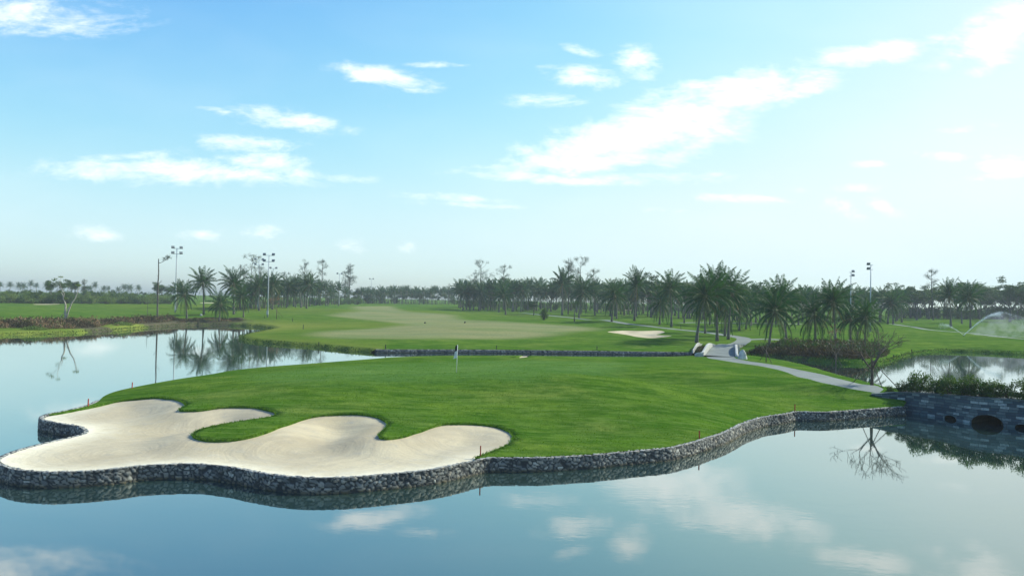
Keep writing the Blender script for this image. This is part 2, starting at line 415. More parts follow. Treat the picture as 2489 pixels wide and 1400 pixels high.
def hM(P):
    P = np.asarray(P, float)
    dm, i = pdist(P, shore, False); ins = inside(P, main_poly)
    wz = (i >= iw0) & (i < iw1)
    b = np.where(wz, .50, np.minimum(-.3+2.6*dm, .50))
    d = np.hypot(P[:, 0], P[:, 1])
    h = b+.95*(1-np.exp(-dm/17.))+.0062*np.clip(d-150, 0, 560)+und(P)*(1-np.exp(-dm/16.))*np.clip(1.2-d/500, .15, 1)*np.clip(1-dm*0/1, 0, 1)
    h = h+1.1*gauss(P, (-95, 262), 60, 16)+.8*gauss(P, (150, 205), 26, 12)+.6*gauss(P, (78, 178), 16, 9)+.5*gauss(P, (40, 205), 30, 9)
    return np.where(ins, h, -1.)

# ------------------------------------------------------------------ region outlines
bunk_px = [(126, 1005.5), (160, 1000), (213, 989.5), (290, 973), (370, 965), (420, 968), (446, 977), (450, 985), (436, 995), (480, 996), (540, 988), (600, 987), (650, 994), (672, 1003), (655, 1012), (600, 1020), (540, 1030),
    (490, 1041), (468, 1054), (480, 1064), (520, 1068), (580, 1065), (640, 1050), (700, 1029), (760, 1011), (830, 1004), (900, 1008), (935, 1020), (943, 1030), (935, 1041), (921, 1055), (925, 1061), (945, 1064), (990, 1056),
    (1060, 1032), (1100, 1027), (1160, 1029), (1220, 1038), (1246, 1056), (1240, 1075), (1200, 1094), (1172, 1104), (1152, 1111)]
bch = [hit(u, v, hI) for u, v in bunk_px]
chain = resample(smooth(bch, 6), .22)
def nearest(P, q): return int(((P-q)**2).sum(1).argmin())
i1, i0 = nearest(wall_line, chain[0]), nearest(wall_line, chain[-1])
chain[0] = wall_line[i1]; chain[-1] = wall_line[i0]
sand_poly = np.concatenate([chain, wall_line[i0:i1][1:]]) if i0 < i1 else np.concatenate([chain, wall_line[i1:i0][::-1]])
small_px = [(1236, 866.5), (1262, 866.5), (1288, 862.2), (1286, 864.5), (1270, 869), (1252, 868.5)]
small_poly = resample(smooth([hit(u, v, hI) for u, v in small_px], 4, True), .4)
lowe = [(1717, 867), (1725, 871), (1757, 876), (1809, 884), (1861, 892), (1913, 905), (1966, 921), (2018, 934), (2070, 945), (2135, 956)]
uppe = [(1782, 866), (1790, 871), (1822, 878), (1861, 883.5), (1900, 890), (1939, 898), (1980, 906), (2018, 915), (2070, 928), (2148, 946)]
pe_lo = resample(smooth([hit(u, v, hI) for u, v in lowe], 5), .5); pe_up = resample(smooth([hit(u, v, hI) for u, v in uppe], 5), .5)
isl_path = np.concatenate([pe_lo, pe_up[::-1]])
green_px = [(600, 915), (720, 900), (900, 886), (1080, 880), (1300, 876), (1480, 880), (1560, 888), (1500, 900), (1330, 912), (1200, 922), (1000, 926), (800, 930), (640, 928)]
green_poly = resample(smooth([hit(u, v, hI) for u, v in green_px], 4, True), .8)

fair_px = [(858, 745.5), (900, 744.5), (952, 744), (980, 757), (1057, 762), (1101, 765), (1121, 777), (1237, 783), (1391, 792), (1450, 798), (1425, 804), (1340, 816), (1237, 823), (1000, 823), (800, 821), (756, 813), (800, 804),
    (929, 798), (1000, 789.5), (965, 785), (890, 777), (800, 767), (839, 759), (880, 754)]
fair_poly = resample(np.array([hit(u, v, hM) for u, v in fair_px]), 3); fair_poly = smooth(fair_poly[::2], 2, True)
b2_px = [(1478, 806), (1514, 803.6), (1560, 804.5), (1604, 803.6), (1615, 808), (1595, 814), (1633, 816), (1592, 821.6), (1550, 819), (1525, 814), (1491, 809)]
b2_poly = resample(smooth([hit(u, v, hM) for u, v in b2_px], 4, True), .7)
far_b = []
for q in ([(1486, 749), (1510, 750), (1508, 753), (1488, 752)], [(1521, 752), (1535, 752.5), (1533, 755), (1519, 754.5)], [(84, 739.3), (140, 739), (140, 740), (90, 740.6)], [(488, 735.6), (524, 735.6), (520, 737), (492, 737)]):
    far_b.append(resample(smooth([hit(u, v, hM) for u, v in q], 4, True), 1.5))
def ribbon(c, w):
    c = resample(smooth(c, 5), 1.5); t = np.gradient(c, axis=0); t /= np.hypot(*t.T)[:, None]
    nrm = np.stack([-t[:, 1], t[:, 0]], 1)
    return np.concatenate([c+nrm*w/2, (c-nrm*w/2)[::-1]])
pm = [hit(u, v, hM) for u, v in [(1790, 838), (1806, 829), (1806, 822), (1780, 817), (1740, 811), (1690, 805), (1630, 799), (1570, 792), (1500, 783), (1420, 776), (1345, 768), (1270, 761)]]
ribs = [ribbon(pm, 2.6), ribbon([hit(u, v, hM) for u, v in [(1806, 826), (1850, 824), (1900, 826)]], 2.6),
        ribbon([hit(u, v, hM) for u, v in [(2160, 787), (2200, 792), (2255, 801), (2359, 810), (2489, 824), (2700, 838)]], 1.7),
        ribbon([hit(u, v, hM) for u, v in [(1600, 782), (1680, 784), (1760, 785), (1860, 786), (1960, 788)]], 2.4)]

# ------------------------------------------------------------------ land sheets
def cdt(points, loops, closed_flags):
    V = []; E = []
    for L, cl in zip(loops, closed_flags):
        b = len(V); V += [Vector(p) for p in L]
        E += [(b+i, b+i+1) for i in range(len(L)-1)]
        if cl: E.append((b+len(L)-1, b))
    V += [Vector(p) for p in points]
    vo, eo, fo, *_ = delaunay_2d_cdt(V, E, [], 0, 1e-4)
    return np.array([tuple(v) for v in vo]), np.array([tuple(f) for f in fo])
def submesh(V3, Fc, sel):
    f = Fc[sel]; ids = np.unique(f); mp = np.full(len(V3), -1); mp[ids] = np.arange(len(ids))
    return ids, V3[ids], mp[f]
def fixorient(V, Fc):
    a, b, c = V[Fc[:, 0]], V[Fc[:, 1]], V[Fc[:, 2]]
    cr = (b[:, 0]-a[:, 0])*(c[:, 1]-a[:, 1])-(b[:, 1]-a[:, 1])*(c[:, 0]-a[:, 0])
    Fc = Fc.copy(); Fc[cr < 0] = Fc[cr < 0][:, ::-1]; return Fc

# island
gx, gy = np.meshgrid(np.arange(-24, 40, .42), np.arange(27, 104, .42))
P = np.stack([gx.ravel(), gy.ravel()], 1)+RNG.uniform(-.09, .09, (gx.size, 2))
P = P[inside(P, isl_poly)]
dd = np.minimum(pdist(P, isl_poly)[0], np.minimum(pdist(P, chain, False)[0], np.minimum(pdist(P, isl_path)[0], pdist(P, small_poly)[0])))
far = P[:, 1] > 52; keep = (dd > .16) & (~far | (RNG.random(len(P)) < .6)); P = P[keep]
V2, Fc = cdt(P, [isl_poly, chain, isl_path, small_poly], [1, 0, 1, 1])
Fc = fixorient(V2, Fc); cen = V2[Fc].mean(1)
ok = inside(cen, isl_poly); is_s = ok & inside(cen, sand_poly); is_p = ok & ~is_s & inside(cen, isl_path); is_b = ok & ~is_s & ~is_p & inside(cen, small_poly)
is_g = ok & ~is_s & ~is_p & ~is_b
hz = hI(V2+0)
edge_d, _ = pdist(V2, isl_poly); hz = np.where(edge_d < .02, np.where(pdist(V2, right_line, False)[0] < .02, -.15, np.where((V2[:, 0] > 29) & (V2[:, 1] < 60) & (V2[:, 1] > 53.9), 1.0, ZW)), hz)
V3 = np.column_stack([V2, hz])
def landattrs(P, isl):
    n = len(P)
    if isl:
        gr = np.where(inside(P, green_poly), 1, -1)*pdist(P, green_poly)[0]
        return dict(green=np.clip(gr, -5, 5), fair=np.full(n, -9.), dry=np.zeros(n), mud=np.zeros(n))
    fa = np.where(inside(P, fair_poly), 1, -1)*pdist(P, fair_poly)[0]
    dm, i = pdist(P, shore, False); left = P[:, 0] < -18
    dry = np.where(left, np.exp(-dm/5.), 0)*.75+.75*gauss(P, onz(690, 790, 1), 26, 13)*.8+.35*gauss(P, (-60, 255), 60, 25)
    mud = 1.1*gauss(P, hit(400, 787, hM), 12, 6)+.6*gauss(P, hit(520, 780, hM), 15, 5)+.8*gauss(P, hit(150, 792, hM), 22, 4)+.6*gauss(P, hit(2000, 862, hM), 10, 3)
    return dict(green=np.full(n, -9.), fair=np.clip(fa, -9, 9), dry=np.clip(dry, 0, 1), mud=np.clip(mud, 0, 1))
ids, v, f = submesh(V3, Fc, is_g)
at = landattrs(v[:, :2], True)
# the turf's cut edge above the sand
ec = {}
for t in f:
    for a, b in ((t[0], t[1]), (t[1], t[2]), (t[2], t[0])): ec[(a, b)] = 1
dch = pdist(v[:, :2], chain, False)[0] < 1e-3; dsm = pdist(v[:, :2], small_poly)[0] < 1e-3
vl = [tuple(q) for q in v]; fl = [tuple(q) for q in f]; low = {}
for (a, b) in list(ec):
    if (b, a) in ec: continue
    if (dch[a] and dch[b]) or (dsm[a] and dsm[b]):
        for q in (a, b):
            if q not in low: low[q] = len(vl); vl.append((v[q][0], v[q][1], v[q][2]-.22))
        fl.append((b, a, low[a], low[b]))
k = len(vl)-len(v)
o = mesh_obj('island_ground', vl, fl, M['grass'], attrs={q: np.concatenate([w, [w[i] for i in low]]) for q, w in at.items()})
tag(o, kind='structure')
CEN = [onz(300, 1097, .5), onz(745, 1098, .5), onz(290, 1007, .5), onz(1130, 1075, .6), onz(560, 1035, .5)]
M['sand'] = sand_mat(CEN)
def sandmesh(sel, name, grassh, depth, width, edge, floor=None):
    ids, v, f = submesh(V3, Fc, sel)
    ds = pdist(v[:, :2], edge[0], edge[1])[0]
    di = pdist(v[:, :2], isl_poly)[0]
    hg = grassh(v[:, :2]); hg = np.where(di < .02, ZW, hg)
    fl_ = (.46+.14*np.exp(-di/1.2)) if floor is None else floor
    z = hg-.12+(fl_-(hg-.12))*sstep(0, width, ds)
    z = np.where(di < .5, np.minimum(z, ZW-.02), z)+.015*np.sin(v[:, 0]*2.1+np.sin(v[:, 1]*1.7)*2)*sstep(0, 1, di)
    v = v.copy(); v[:, 2] = z
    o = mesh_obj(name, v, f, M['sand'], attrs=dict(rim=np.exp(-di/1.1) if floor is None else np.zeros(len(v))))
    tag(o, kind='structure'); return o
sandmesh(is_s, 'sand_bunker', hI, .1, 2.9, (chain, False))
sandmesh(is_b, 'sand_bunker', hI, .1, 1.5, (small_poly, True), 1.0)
ids, v, f = submesh(V3, Fc, is_p); tag(mesh_obj('path', v, f, M['path']), kind='structure')

# mainland
rows = []
d = 84.0
while d < 950:
    st = max(.9, .0105*d)*(1 if d < 400 else 1.6)
    wd = max(.9, .0075*d)*(1 if d < 400 else 1.6)
    hw = min(890, .85*d+40)
    xs = np.arange(-hw, hw, wd)
    rows.append(np.stack([xs+RNG.uniform(-.2, .2, len(xs))*wd, np.full(len(xs), d)+RNG.uniform(-.2, .2, len(xs))*st], 1)); d += st
P = np.concatenate(rows); P = P[inside(P, main_poly)]
loops = [main_poly, b2_poly]+far_b+ribs
dd = pdist(P, shore, False)[0]
for L in loops[1:]:
    near = (abs(P[:, 0]-L[:, 0].mean()) < 200); dn = np.full(len(P), 99.); dn[near] = pdist(P[near], L)[0]; dd = np.minimum(dd, dn)
P = P[dd > .35]
off = [shore+0]
V2, Fc2 = cdt(P, loops, [1]*len(loops))
Fc2 = fixorient(V2, Fc2); cen = V2[Fc2].mean(1); ok = inside(cen, main_poly)
zone = np.zeros(len(Fc2), int)
for i, L in enumerate(loops[1:]): zone[ok & inside(cen, L) & (zone == 0)] = i+1
hz = hM(V2)
dm, ii = pdist(V2, shore, False); hz = np.where(dm < .02, np.where((ii >= iw0-1) & (ii <= iw1), .50, -.3), hz)
hz = np.where((abs(V2[:, 0]) > 899) | (V2[:, 1] > 959), 3, hz)
bd = pdist(V2, b2_poly)[0]; inb = inside(V2, b2_poly)
hz = np.where(inb & (bd > .02), hz-.45*sstep(0, 2, bd), hz)
V3m = np.column_stack([V2, hz])
ids, v, f = submesh(V3m, Fc2, ok & (zone == 0)); tag(mesh_obj('ground', v, f, M['grass'], attrs=landattrs(v[:, :2], False)), kind='structure')
for i in range(1, len(loops)):
    ids, v, f = submesh(V3m, Fc2, ok & (zone == i))
    if not len(f): continue
    sandy = i <= 5
    o = mesh_obj('sand_bunker' if sandy else 'path', v, f, M['sand'] if sandy else M['path'], attrs=dict(rim=np.zeros(len(v))) if sandy else None)
    tag(o, kind='structure')
# water
tag(mesh_obj('water', [(-900, -40, 0), (900, -40, 0), (900, 190, 0), (-900, 190, 0)], [(0, 1, 2, 3)], M['water'], shade=False), kind='structure')
tag(mesh_obj('lake_bed', [(-900, -40, -1.2), (900, -40, -1.2), (900, 960, -1.2), (-900, 960, -1.2)], [(0, 1, 2, 3)], M['soil'], shade=False), kind='structure')

# ------------------------------------------------------------------ rubble walls
def rubble(line, name, zt, out_sign, cap=.20, cell=.215, ds=.055, batter=.06, zb=-.45, hide=None):
    L = resample(line, ds); n = len(L)
    t = np.gradient(L, axis=0)
    kk = np.ones(9)/9
    for c in range(2): t[:, c] = np.convolve(np.pad(t[:, c], 4, 'edge'), kk, 'valid')
    t /= np.hypot(*t.T)[:, None]; nr = np.stack([t[:, 1], -t[:, 0]], 1)*out_sign
    s = np.concatenate([[0], np.cumsum(np.hypot(*(L[1:]-L[:-1]).T))])
    prof = []      # (offset outwards, height, along-profile q, toplike)
    H = zt-zb; nz = int(H/.05)+1
    for k in range(nz): z = zb+H*k/(nz-1); prof.append((cap+batter*(1-(z-zb)/H)**1.0, z, H*k/(nz-1), 0))
    nc = 7
    for k in range(1, nc): a = k/(nc-1); prof.append((cap*(1-a), zt, H+cap*a, 1))
    prof.append((-.06, zt-.3, H+cap+.2, 1))
    Q = np.array(prof); m_ = len(Q)
    # jittered seeds in (s, q)
    smax, qmax = s[-1], Q[-1, 2]
    ns, nq = int(smax/cell)+3, int(qmax/(cell*.72))+3
    sx = (np.arange(ns)[:, None]-1+RNG.uniform(-.15, 1.15, (ns, nq))+.5*(np.arange(nq)[None] % 2))*cell
    sq = (np.arange(nq)[None]-1+RNG.uniform(-.05, 1.05, (ns, nq)))*cell*.72
    tint = RNG.random((ns, nq))
    Sg, Qg = np.meshgrid(s, Q[:, 2], indexing='ij')
    wob = .035*np.sin(Sg*9.1+Qg*7)+.025*np.sin(Sg*17+Qg*13+2)
    Sp, Qp = Sg+wob, Qg+.03*np.sin(Sg*6.3+1)
    ci = np.floor(Sp/cell).astype(int)+1; cj = np.floor(Qp/(cell*.72)).astype(int)+1
    F1 = np.full(Sg.shape, 9.); F2 = F1.copy(); T = np.zeros(Sg.shape)
    for di_ in (-2, -1, 0, 1, 2):
        for dj in (-2, -1, 0, 1, 2):
            a = np.clip(ci+di_, 0, ns-1); b = np.clip(cj+dj, 0, nq-1)
            dd_ = np.hypot(Sp-sx[a, b], (Qp-sq[a, b])*1.25)
            better = dd_ < F1
            F2 = np.where(better, F1, np.minimum(F2, dd_)); T = np.where(better, tint[a, b], T); F1 = np.where(better, dd_, F1)
    e = F2-F1
    bulge = sstep(0, .07, e)*.036+((T*7.3) % 1)*.035*sstep(.01, .04, e)
    V = np.empty((n, m_, 3))
    offs = Q[:, 0][None]; zz = np.repeat(Q[:, 1][None], n, 0)
    topm = Q[:, 3][None] > .5
    o_ = offs+np.where(topm, 0, bulge); zz = zz+np.where(topm, bulge-.05, 0)
    zz[:, -1] = zt-.35
    if hide is not None:
        i_ = nearest(L, hide); fd = sstep(i_, i_+25, np.arange(n))[:, None]; o_ = o_*(1-.6*fd); zz = zz-.10*fd
    V[:, :, 0] = L[:, 0][:, None]+nr[:, 0][:, None]*o_; V[:, :, 1] = L[:, 1][:, None]+nr[:, 1][:, None]*o_; V[:, :, 2] = zz
    idx = np.arange(n*m_).reshape(n, m_)
    Fq = np.stack([idx[:-1, :-1], idx[1:, :-1], idx[1:, 1:], idx[:-1, 1:]], -1).reshape(-1, 4)
    if out_sign > 0: Fq = Fq[:, ::-1]
    tp = np.where(topm, 1., 0)*np.ones((n, 1))
    return mesh_obj(name, V.reshape(-1, 3), Fq, M['stone'], attrs=dict(tint=(T*.999).ravel(), joint=sstep(.018, .07, e).ravel(), top=tp.ravel()))
def area(poly):
    x, y = poly.T; return .5*(x*np.roll(y, -1)-y*np.roll(x, -1)).sum()
sg = 1 if area(isl_poly) > 0 else -1
w = rubble(wall_line, 'retaining_wall', ZW, sg, hide=onz(240, 974, ZW))
tag(w, 'low grey rubble stone wall edging the golf green island and its sand bunker', 'wall')
w = rubble(WM, 'retaining_wall', .46, 1, cap=.3, cell=.34, ds=.09)
tag(w, 'straight rubble stone bank wall on the far side of the channel behind the flag', 'wall')

# ------------------------------------------------------------------ stone arch bridge
def arch_bridge():
    root = empty('stone_bridge', (31, 52, 0)); tag(root, 'dark slate block bridge with low arches at the right edge of the lake', 'bridge')
    fw = resample(smooth([(26.6, 54.5), (27.4, 54.05), onz(2198, 1004), onz(2293, 1016), onz(2367, 1029), onz(2489, 1041.5), (35.6, 43.2), (38.2, 39), (41, 35)], 6), .05)
    t = np.gradient(fw, axis=0); t /= np.hypot(*t.T)[:, None]; nr = np.stack([-t[:, 1], t[:, 0]], 1)
    for c in range(2): nr[:, c] = np.convolve(np.pad(nr[:, c], 30, 'edge'), np.ones(61)/61, 'valid')
    nr /= np.hypot(*nr.T)[:, None]
    if nr[10][1] < 0: nr = -nr                # towards the rear of the bridge
    s = np.concatenate([[0], np.cumsum(np.hypot(*(fw[1:]-fw[:-1]).T))])
    s0 = s[nearest(fw, onz(2198, 1004))]
    zt = 1.36+.42*np.sin(np.clip((s-s0+1.5)/15, 0, 1)*math.pi*.75)
    zt = np.where(s < s0, zt-.25*sstep(s0-.6, s0-3.2, s)*1., zt)
    zb = np.full(len(s), -.6)
    for u, v, wdt, hh in ((2310, 1019, .95, .27), (2400, 1031, 1.85, .66), (2489, 1042, 1.1, .27)):
        sc = s[nearest(fw, onz(u, v))]; q = np.abs(s-sc)/(wdt/2)
        zb = np.where(q < 1, np.maximum(zb, hh*np.sqrt(np.clip(1-q*q, 0, 1))), zb)
        if wdt > 1.5: mid_s = sc
    for extra in (3.2, 5.4):
        sc = mid_s+extra*1.0+.8; q = np.abs(s-sc)/.5; zb = np.where(q < 1, np.maximum(zb, .25*np.sqrt(np.clip(1-q*q, 0, 1))), zb)
    W_ = 4.6; n = len(s); O = np.array((31, 52, 0))
    def sheet(offa, name, z0, z1, back=False, nz=10):
        V = []; uv = []
        for i in range(n):
            p = fw[i]+nr[i]*offa
            for k in range(nz): z = z0[i]+(z1[i]-z0[i])*k/(nz-1); V.append((p[0]-O[0], p[1]-O[1], z)); uv.append((s[i], z+.02))
        Fq = [(i*nz+k, (i+1)*nz+k, (i+1)*nz+k+1, i*nz+k+1) for i in range(n-1) for k in range(nz-1)]
        return V, Fq, uv
    V, Fq, uv = sheet(0, '', zb, zt); b = len(V)
    V2_, F2_, uv2 = sheet(.42, '', np.maximum(zb, .9), zt, nz=3)
    V += V2_; uv += uv2; Fq += [tuple(b+q for q in g) for g in F2_]
    mesh_obj('front_wall', V, Fq, M['block'], root, uv=uv, shade=False)
    V, Fq, uv = sheet(W_, '', zb*0-.6, np.where(s > s0-1.2, zt-.05, .5)); mesh_obj('blind_rear_wall', V, Fq, M['block'], root, uv=uv, shade=False)  # built without arches, shaped to keep the front openings dark
    # vaults: one under each arch
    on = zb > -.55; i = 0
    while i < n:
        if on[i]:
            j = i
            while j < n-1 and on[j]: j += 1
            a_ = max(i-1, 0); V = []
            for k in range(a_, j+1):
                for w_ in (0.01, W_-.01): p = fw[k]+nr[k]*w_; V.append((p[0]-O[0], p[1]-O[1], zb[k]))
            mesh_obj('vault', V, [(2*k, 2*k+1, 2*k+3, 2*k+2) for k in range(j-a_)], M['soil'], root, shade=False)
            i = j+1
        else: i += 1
    ib = nearest(fw, onz(2198, 1004))-10
    # coping, deck
    def slab(a, b_, z0, z1, name, m_, i0_=0):
        V = []; st = 6; I = list(range(i0_, n, st))
        for i in I:
            for off_, zz in ((a, z0), (a, z1), (b_, z1), (b_, z0)): p = fw[i]+nr[i]*off_; V.append((p[0]-O[0], p[1]-O[1], zt[i]+zz))
        Fq = []
        for j in range(len(I)-1):
            for k in range(4): Fq.append((4*j+k, 4*j+(k+1) % 4, 4*j+4+(k+1) % 4, 4*j+4+k))
        Fq += [(0, 1, 2, 3), tuple(len(V)-4+q for q in (3, 2, 1, 0))]
        mesh_obj(name, V, Fq, m_, root, shade=False)
    slab(-.05, .50, .003, .045, 'coping', simple('slate_coping', (.11, .14, .14), .7, .3, 3))
    slab(W_-.4, W_+.05, -.047, .02, 'coping', bpy.data.materials['slate_coping'], ib)
    slab(1.25, W_-.4, -.38, -.15, 'deck', M['path'], ib)
    slab(.44, 1.25, -.38, -.06, 'planter_bed', M['soil'], ib)
    return fw, nr, s, zt
bfw, bnr, bs, bzt = arch_bridge()

# ------------------------------------------------------------------ plants
def frond(mb, base, az, el, L, droop, nl=38, leaf=.62, dry=False, lw=.042, rw=.04):
    pts = []; p = Vector(base); a = el; n = 9; st = L/n
    d0 = Vector((math.cos(az), math.sin(az), 0)); side = Vector((-math.sin(az), math.cos(az), 0))
    sw = random.uniform(-.6, .6)
    for i in range(n+1):
        pts.append(p.copy()); dr = d0*math.cos(a)+Vector((0, 0, 1))*math.sin(a)+side*sw*(i/n)**2*.6
        dr.normalize(); p = p+dr*st; a = max(a-droop/n*(.35+1.3*i/n), -1.5)
    mb.tube(pts, [rw*(1-.85*i/n) for i in range(n+1)], 3, 1, False)
    m_ = 2 if dry else 0
    for k in range(nl):
        t = .10+.9*k/(nl-1); x = t*n; i = min(int(x), n-1); fr = x-i
        q = pts[i].lerp(pts[i+1], fr); ax = (pts[i+1]-pts[i]).normalized()
        ll = leaf*(math.sin(math.pi*min(1, .16+.86*t))**.55)*random.uniform(.8, 1.1)
        nrm = ax.cross(side).normalized()
        for sg_ in (-1, 1):
            sd = side-ax*side.dot(ax)
            if random.random() < (.3 if dry else .05): continue
            dv = sd.normalized()*sg_*.72+ax*.55+Vector((0, 0, -.75 if not dry else -1.1))*random.uniform(.6, 1.3)+nrm*random.uniform(-.1, .1)
            dv = dv.normalized()*ll
            wv = ax.cross(dv).cross(dv)
            mb.kite(q, dv, lw if not dry else .03, m_, side=(ax*.75+nrm*.4)+Vector((0, 0, random.uniform(-.3, .3))))
def make_palm(seed, th=6.4, lean=.6, nf=27, L=3.9, shape='full', nl=40, lw=.042):
    L *= 1.1; nf = int(nf*1.35); th *= .95
    random.seed(seed)
    root = empty('coconut_palm', (0, 0, 0))
    az = random.uniform(0, 6.28); pts = []; rad = []
    for i in range(11):
        t = i/10; pts.append((math.cos(az)*lean*t**1.6, math.sin(az)*lean*t**1.6, th*t-.25*(i == 0)))
        rad.append(.17*(1-t)**4+.135-.04*t+(.010 if i % 2 else 0))
    mb = MB(); mb.tube(pts, rad, 9); mb.build('trunk', M['trunk'], root, True)
    top = Vector(pts[-1]); mb = MB()
    wind = random.uniform(0, 6.28)
    mb.tube([top-Vector((0, 0, .5)), top, top+Vector((0, 0, .55))], [.13, .2, .07], 7, 1)
    for i in range(nf):
        t = (i+.5)/nf; a = i*2.39996+random.uniform(-.25, .25)
        e = math.radians({'full': 89-120*t**.9, 'up': 89-100*t**1.1, 'droop': 86-132*t**.9}[shape])+random.uniform(-.1, .1)
        dr = {'full': .75+1.3*t, 'up': .5+1.3*t, 'droop': 1.0+1.0*t}[shape]*random.uniform(.7, 1.25)
        frond(mb, top+Vector((0, 0, .35-.5*t)), a, e, L*random.uniform(.82, 1.08)*(1 if t > .12 else .85), dr, nl, .78*L/4.2, False, lw)
    for i in range(random.randint(3, 6)):
        frond(mb, top-Vector((0, 0, .2)), random.uniform(0, 6.28), math.radians(random.uniform(-80, -40)), L*random.uniform(.55, .9), .3, int(nl*.8), .55, True)
    mb.build('crown', [M['palm'], M['rachis'], M['palmdry']], root)
    mb = MB()
    mb.tube([top+Vector((0, 0, -.55)), top], [.19, .22], 7)
    for i in range(7):
        a = random.uniform(0, 6.28); c = top+Vector((math.cos(a)*.27, math.sin(a)*.27, -.15-random.uniform(0, .35)))
        mb.tube([c+Vector((0, 0, .13)), c+Vector((0, 0, .06)), c-Vector((0, 0, .07)), c-Vector((0, 0, .14))], [.03, .12, .12, .03], 6)
    mb.build('coconut_cluster', simple('coconut_husk', (.15, .13, .05), .7, .4) if 'coconut_husk' not in bpy.data.materials else bpy.data.materials['coconut_husk'], root, True)
    root['hn'] = th+L*.78
    return root

def limb(mb, p, d, L, r, depth, tips, spread=.6, n=4, up=.12, kids=(2, 3), shrink=.7, mi=0):
    pts = [Vector(p)]; dd = Vector(d).normalized(); rr = [r]
    for i in range(n):
        dd = (dd+Vector((random.uniform(-1, 1), random.uniform(-1, 1), random.uniform(-1, 1)))*.16+Vector((0, 0, up*.3))).normalized()
        pts.append(pts[-1]+dd*L/n); rr.append(max(r*(1-.5*(i+1)/n), .013))
    mb.tube(pts, rr, 6 if r > .05 else 4, mi, depth == 0)
    if depth == 0: tips.append((pts[-1], dd)); tips.append((pts[-2], dd)); return
    for k in range(random.randint(*kids)):
        ax = Vector((random.uniform(-1, 1), random.uniform(-1, 1), random.uniform(-.3, .8)))
        nd = (dd+ax.normalized()*spread).normalized(); q = pts[-1] if k == 0 else pts[random.randint(n//2, n)]
        limb(mb, q, nd, L*shrink*random.uniform(.8, 1.15), rr[-1]*.8, depth-1, tips, spread, n, up, kids, shrink, mi)
def clump(mb, c, r, n, ls, flat=.7, mi=0, lw=.36):
    for i in range(n):
        v_ = Vector((random.gauss(0, 1), random.gauss(0, 1), random.gauss(0, 1)*flat)); v_ = v_.normalized()*r*random.random()**.4; v_.z *= flat
        d_ = Vector((random.uniform(-1, 1), random.uniform(-1, 1), random.uniform(-.7, .5))).normalized()*ls*random.uniform(.6, 1.3)
        mb.kite(c+v_, d_, ls*lw, mi)
def make_broad(seed, H=9., spread=1., leaf='leafm', depth=3, trunk=.3, ls=.26, flat=.6, name='broadleaf_tree', cr=.95, nleaf=105, bark='bark'):
    random.seed(seed); root = empty(name, (0, 0, 0)); mb = MB(); tips = []
    th = H*random.uniform(.2, .3)
    mb.tube([(0, 0, -.3), (0, 0, .2), (.1, 0, th*.5), (0, .1, th)], [H*.034, H*.026, H*.021, H*.018], 9)
    for k in range(random.randint(4, 5)):
        a = k*1.4+random.uniform(0, .7)
        limb(mb, (0, .1, th*random.uniform(.7, 1)), (math.cos(a)*.9*spread, math.sin(a)*.9*spread, 1), H*.3, H*.013, depth-1, tips, .7*spread, shrink=.72)
    mb.build('trunk', M[bark], root, True)
    mb = MB()
    for p, d_ in tips: clump(mb, p, cr*H/9*random.uniform(.6, 1.25), int(nleaf*random.uniform(.5, 1.2)), ls*H/9, flat)
    o_ = mb.build('crown', [M[leaf]], root)
    zmax = max(v_[2] for v_ in mb.V); root['hn'] = zmax
    return root
def make_shrub(seed, H=2.2, leaf='leafm', wide=1., n=26, ls=.17, name='shrub'):
    random.seed(seed); root = empty(name, (0, 0, 0)); st = MB(); mb = MB()
    for k in range(n):
        a = random.uniform(0, 6.28); rr = math.sqrt(random.random())*H*.62*wide; z = H*random.uniform(.2, .92)*(1-.45*(rr/(H*.62*wide))**2)
        c = Vector((math.cos(a)*rr, math.sin(a)*rr, z))
        st.tube([(c.x*.15, c.y*.15, -.1), c*.55, c], [.03*H/2, .018*H/2, .008*H/2], 4)
        clump(mb, c, H*.24, 60, ls*H/2.2, .8)
    st.build('stem', M['bark'], root, True); mb.build('foliage', [M[leaf]], root); root['hn'] = H*1.03
    return root
def make_casuarina(seed, H=14., dens=1., low=.3, name='casuarina_tree', wr=1.):
    random.seed(seed); root = empty(name, (0, 0, 0)); mb = MB(); lf = MB(); pts = []; x = y = 0
    for i in range(13):
        t = i/12; x += random.uniform(-.12, .12)*H/14; y += random.uniform(-.12, .12)*H/14; pts.append(Vector((x, y, H*t-.3*(i == 0))))
    mb.tube(pts, [H*.013*(1-.85*i/12)+.01 for i in range(13)], 7)
    nb = int(26*dens)
    for k in range(nb):
        t = random.uniform(low, .99); q = pts[int(t*12)].lerp(pts[min(12, int(t*12)+1)], t*12-int(t*12)); a = random.uniform(0, 6.28)
        L = H*(.17*(1-t)+.045)*random.uniform(.5, 1.7)*wr; d_ = Vector((math.cos(a), math.sin(a), random.uniform(.2, 1.2))).normalized()
        tips = []; limb(mb, q, d_, L, H*.0035, 1, tips, .55, 3, .1, (2, 3), .6)
        for p, dd in tips:
            if random.random() < .25: continue
            for j in range(int(26*random.uniform(.3, 1.5))):
                v_ = Vector((random.gauss(0, 1), random.gauss(0, 1), random.gauss(0, .8)))*H*.018
                lf.kite(p+v_, Vector((random.uniform(-.5, .5), random.uniform(-.5, .5), random.uniform(-.9, .6))).normalized()*H*.026, H*.0018)
    mb.build('trunk', M['bark'], root, True); lf.build('crown', [M['needle']], root); root['hn'] = H*1.02
    return root
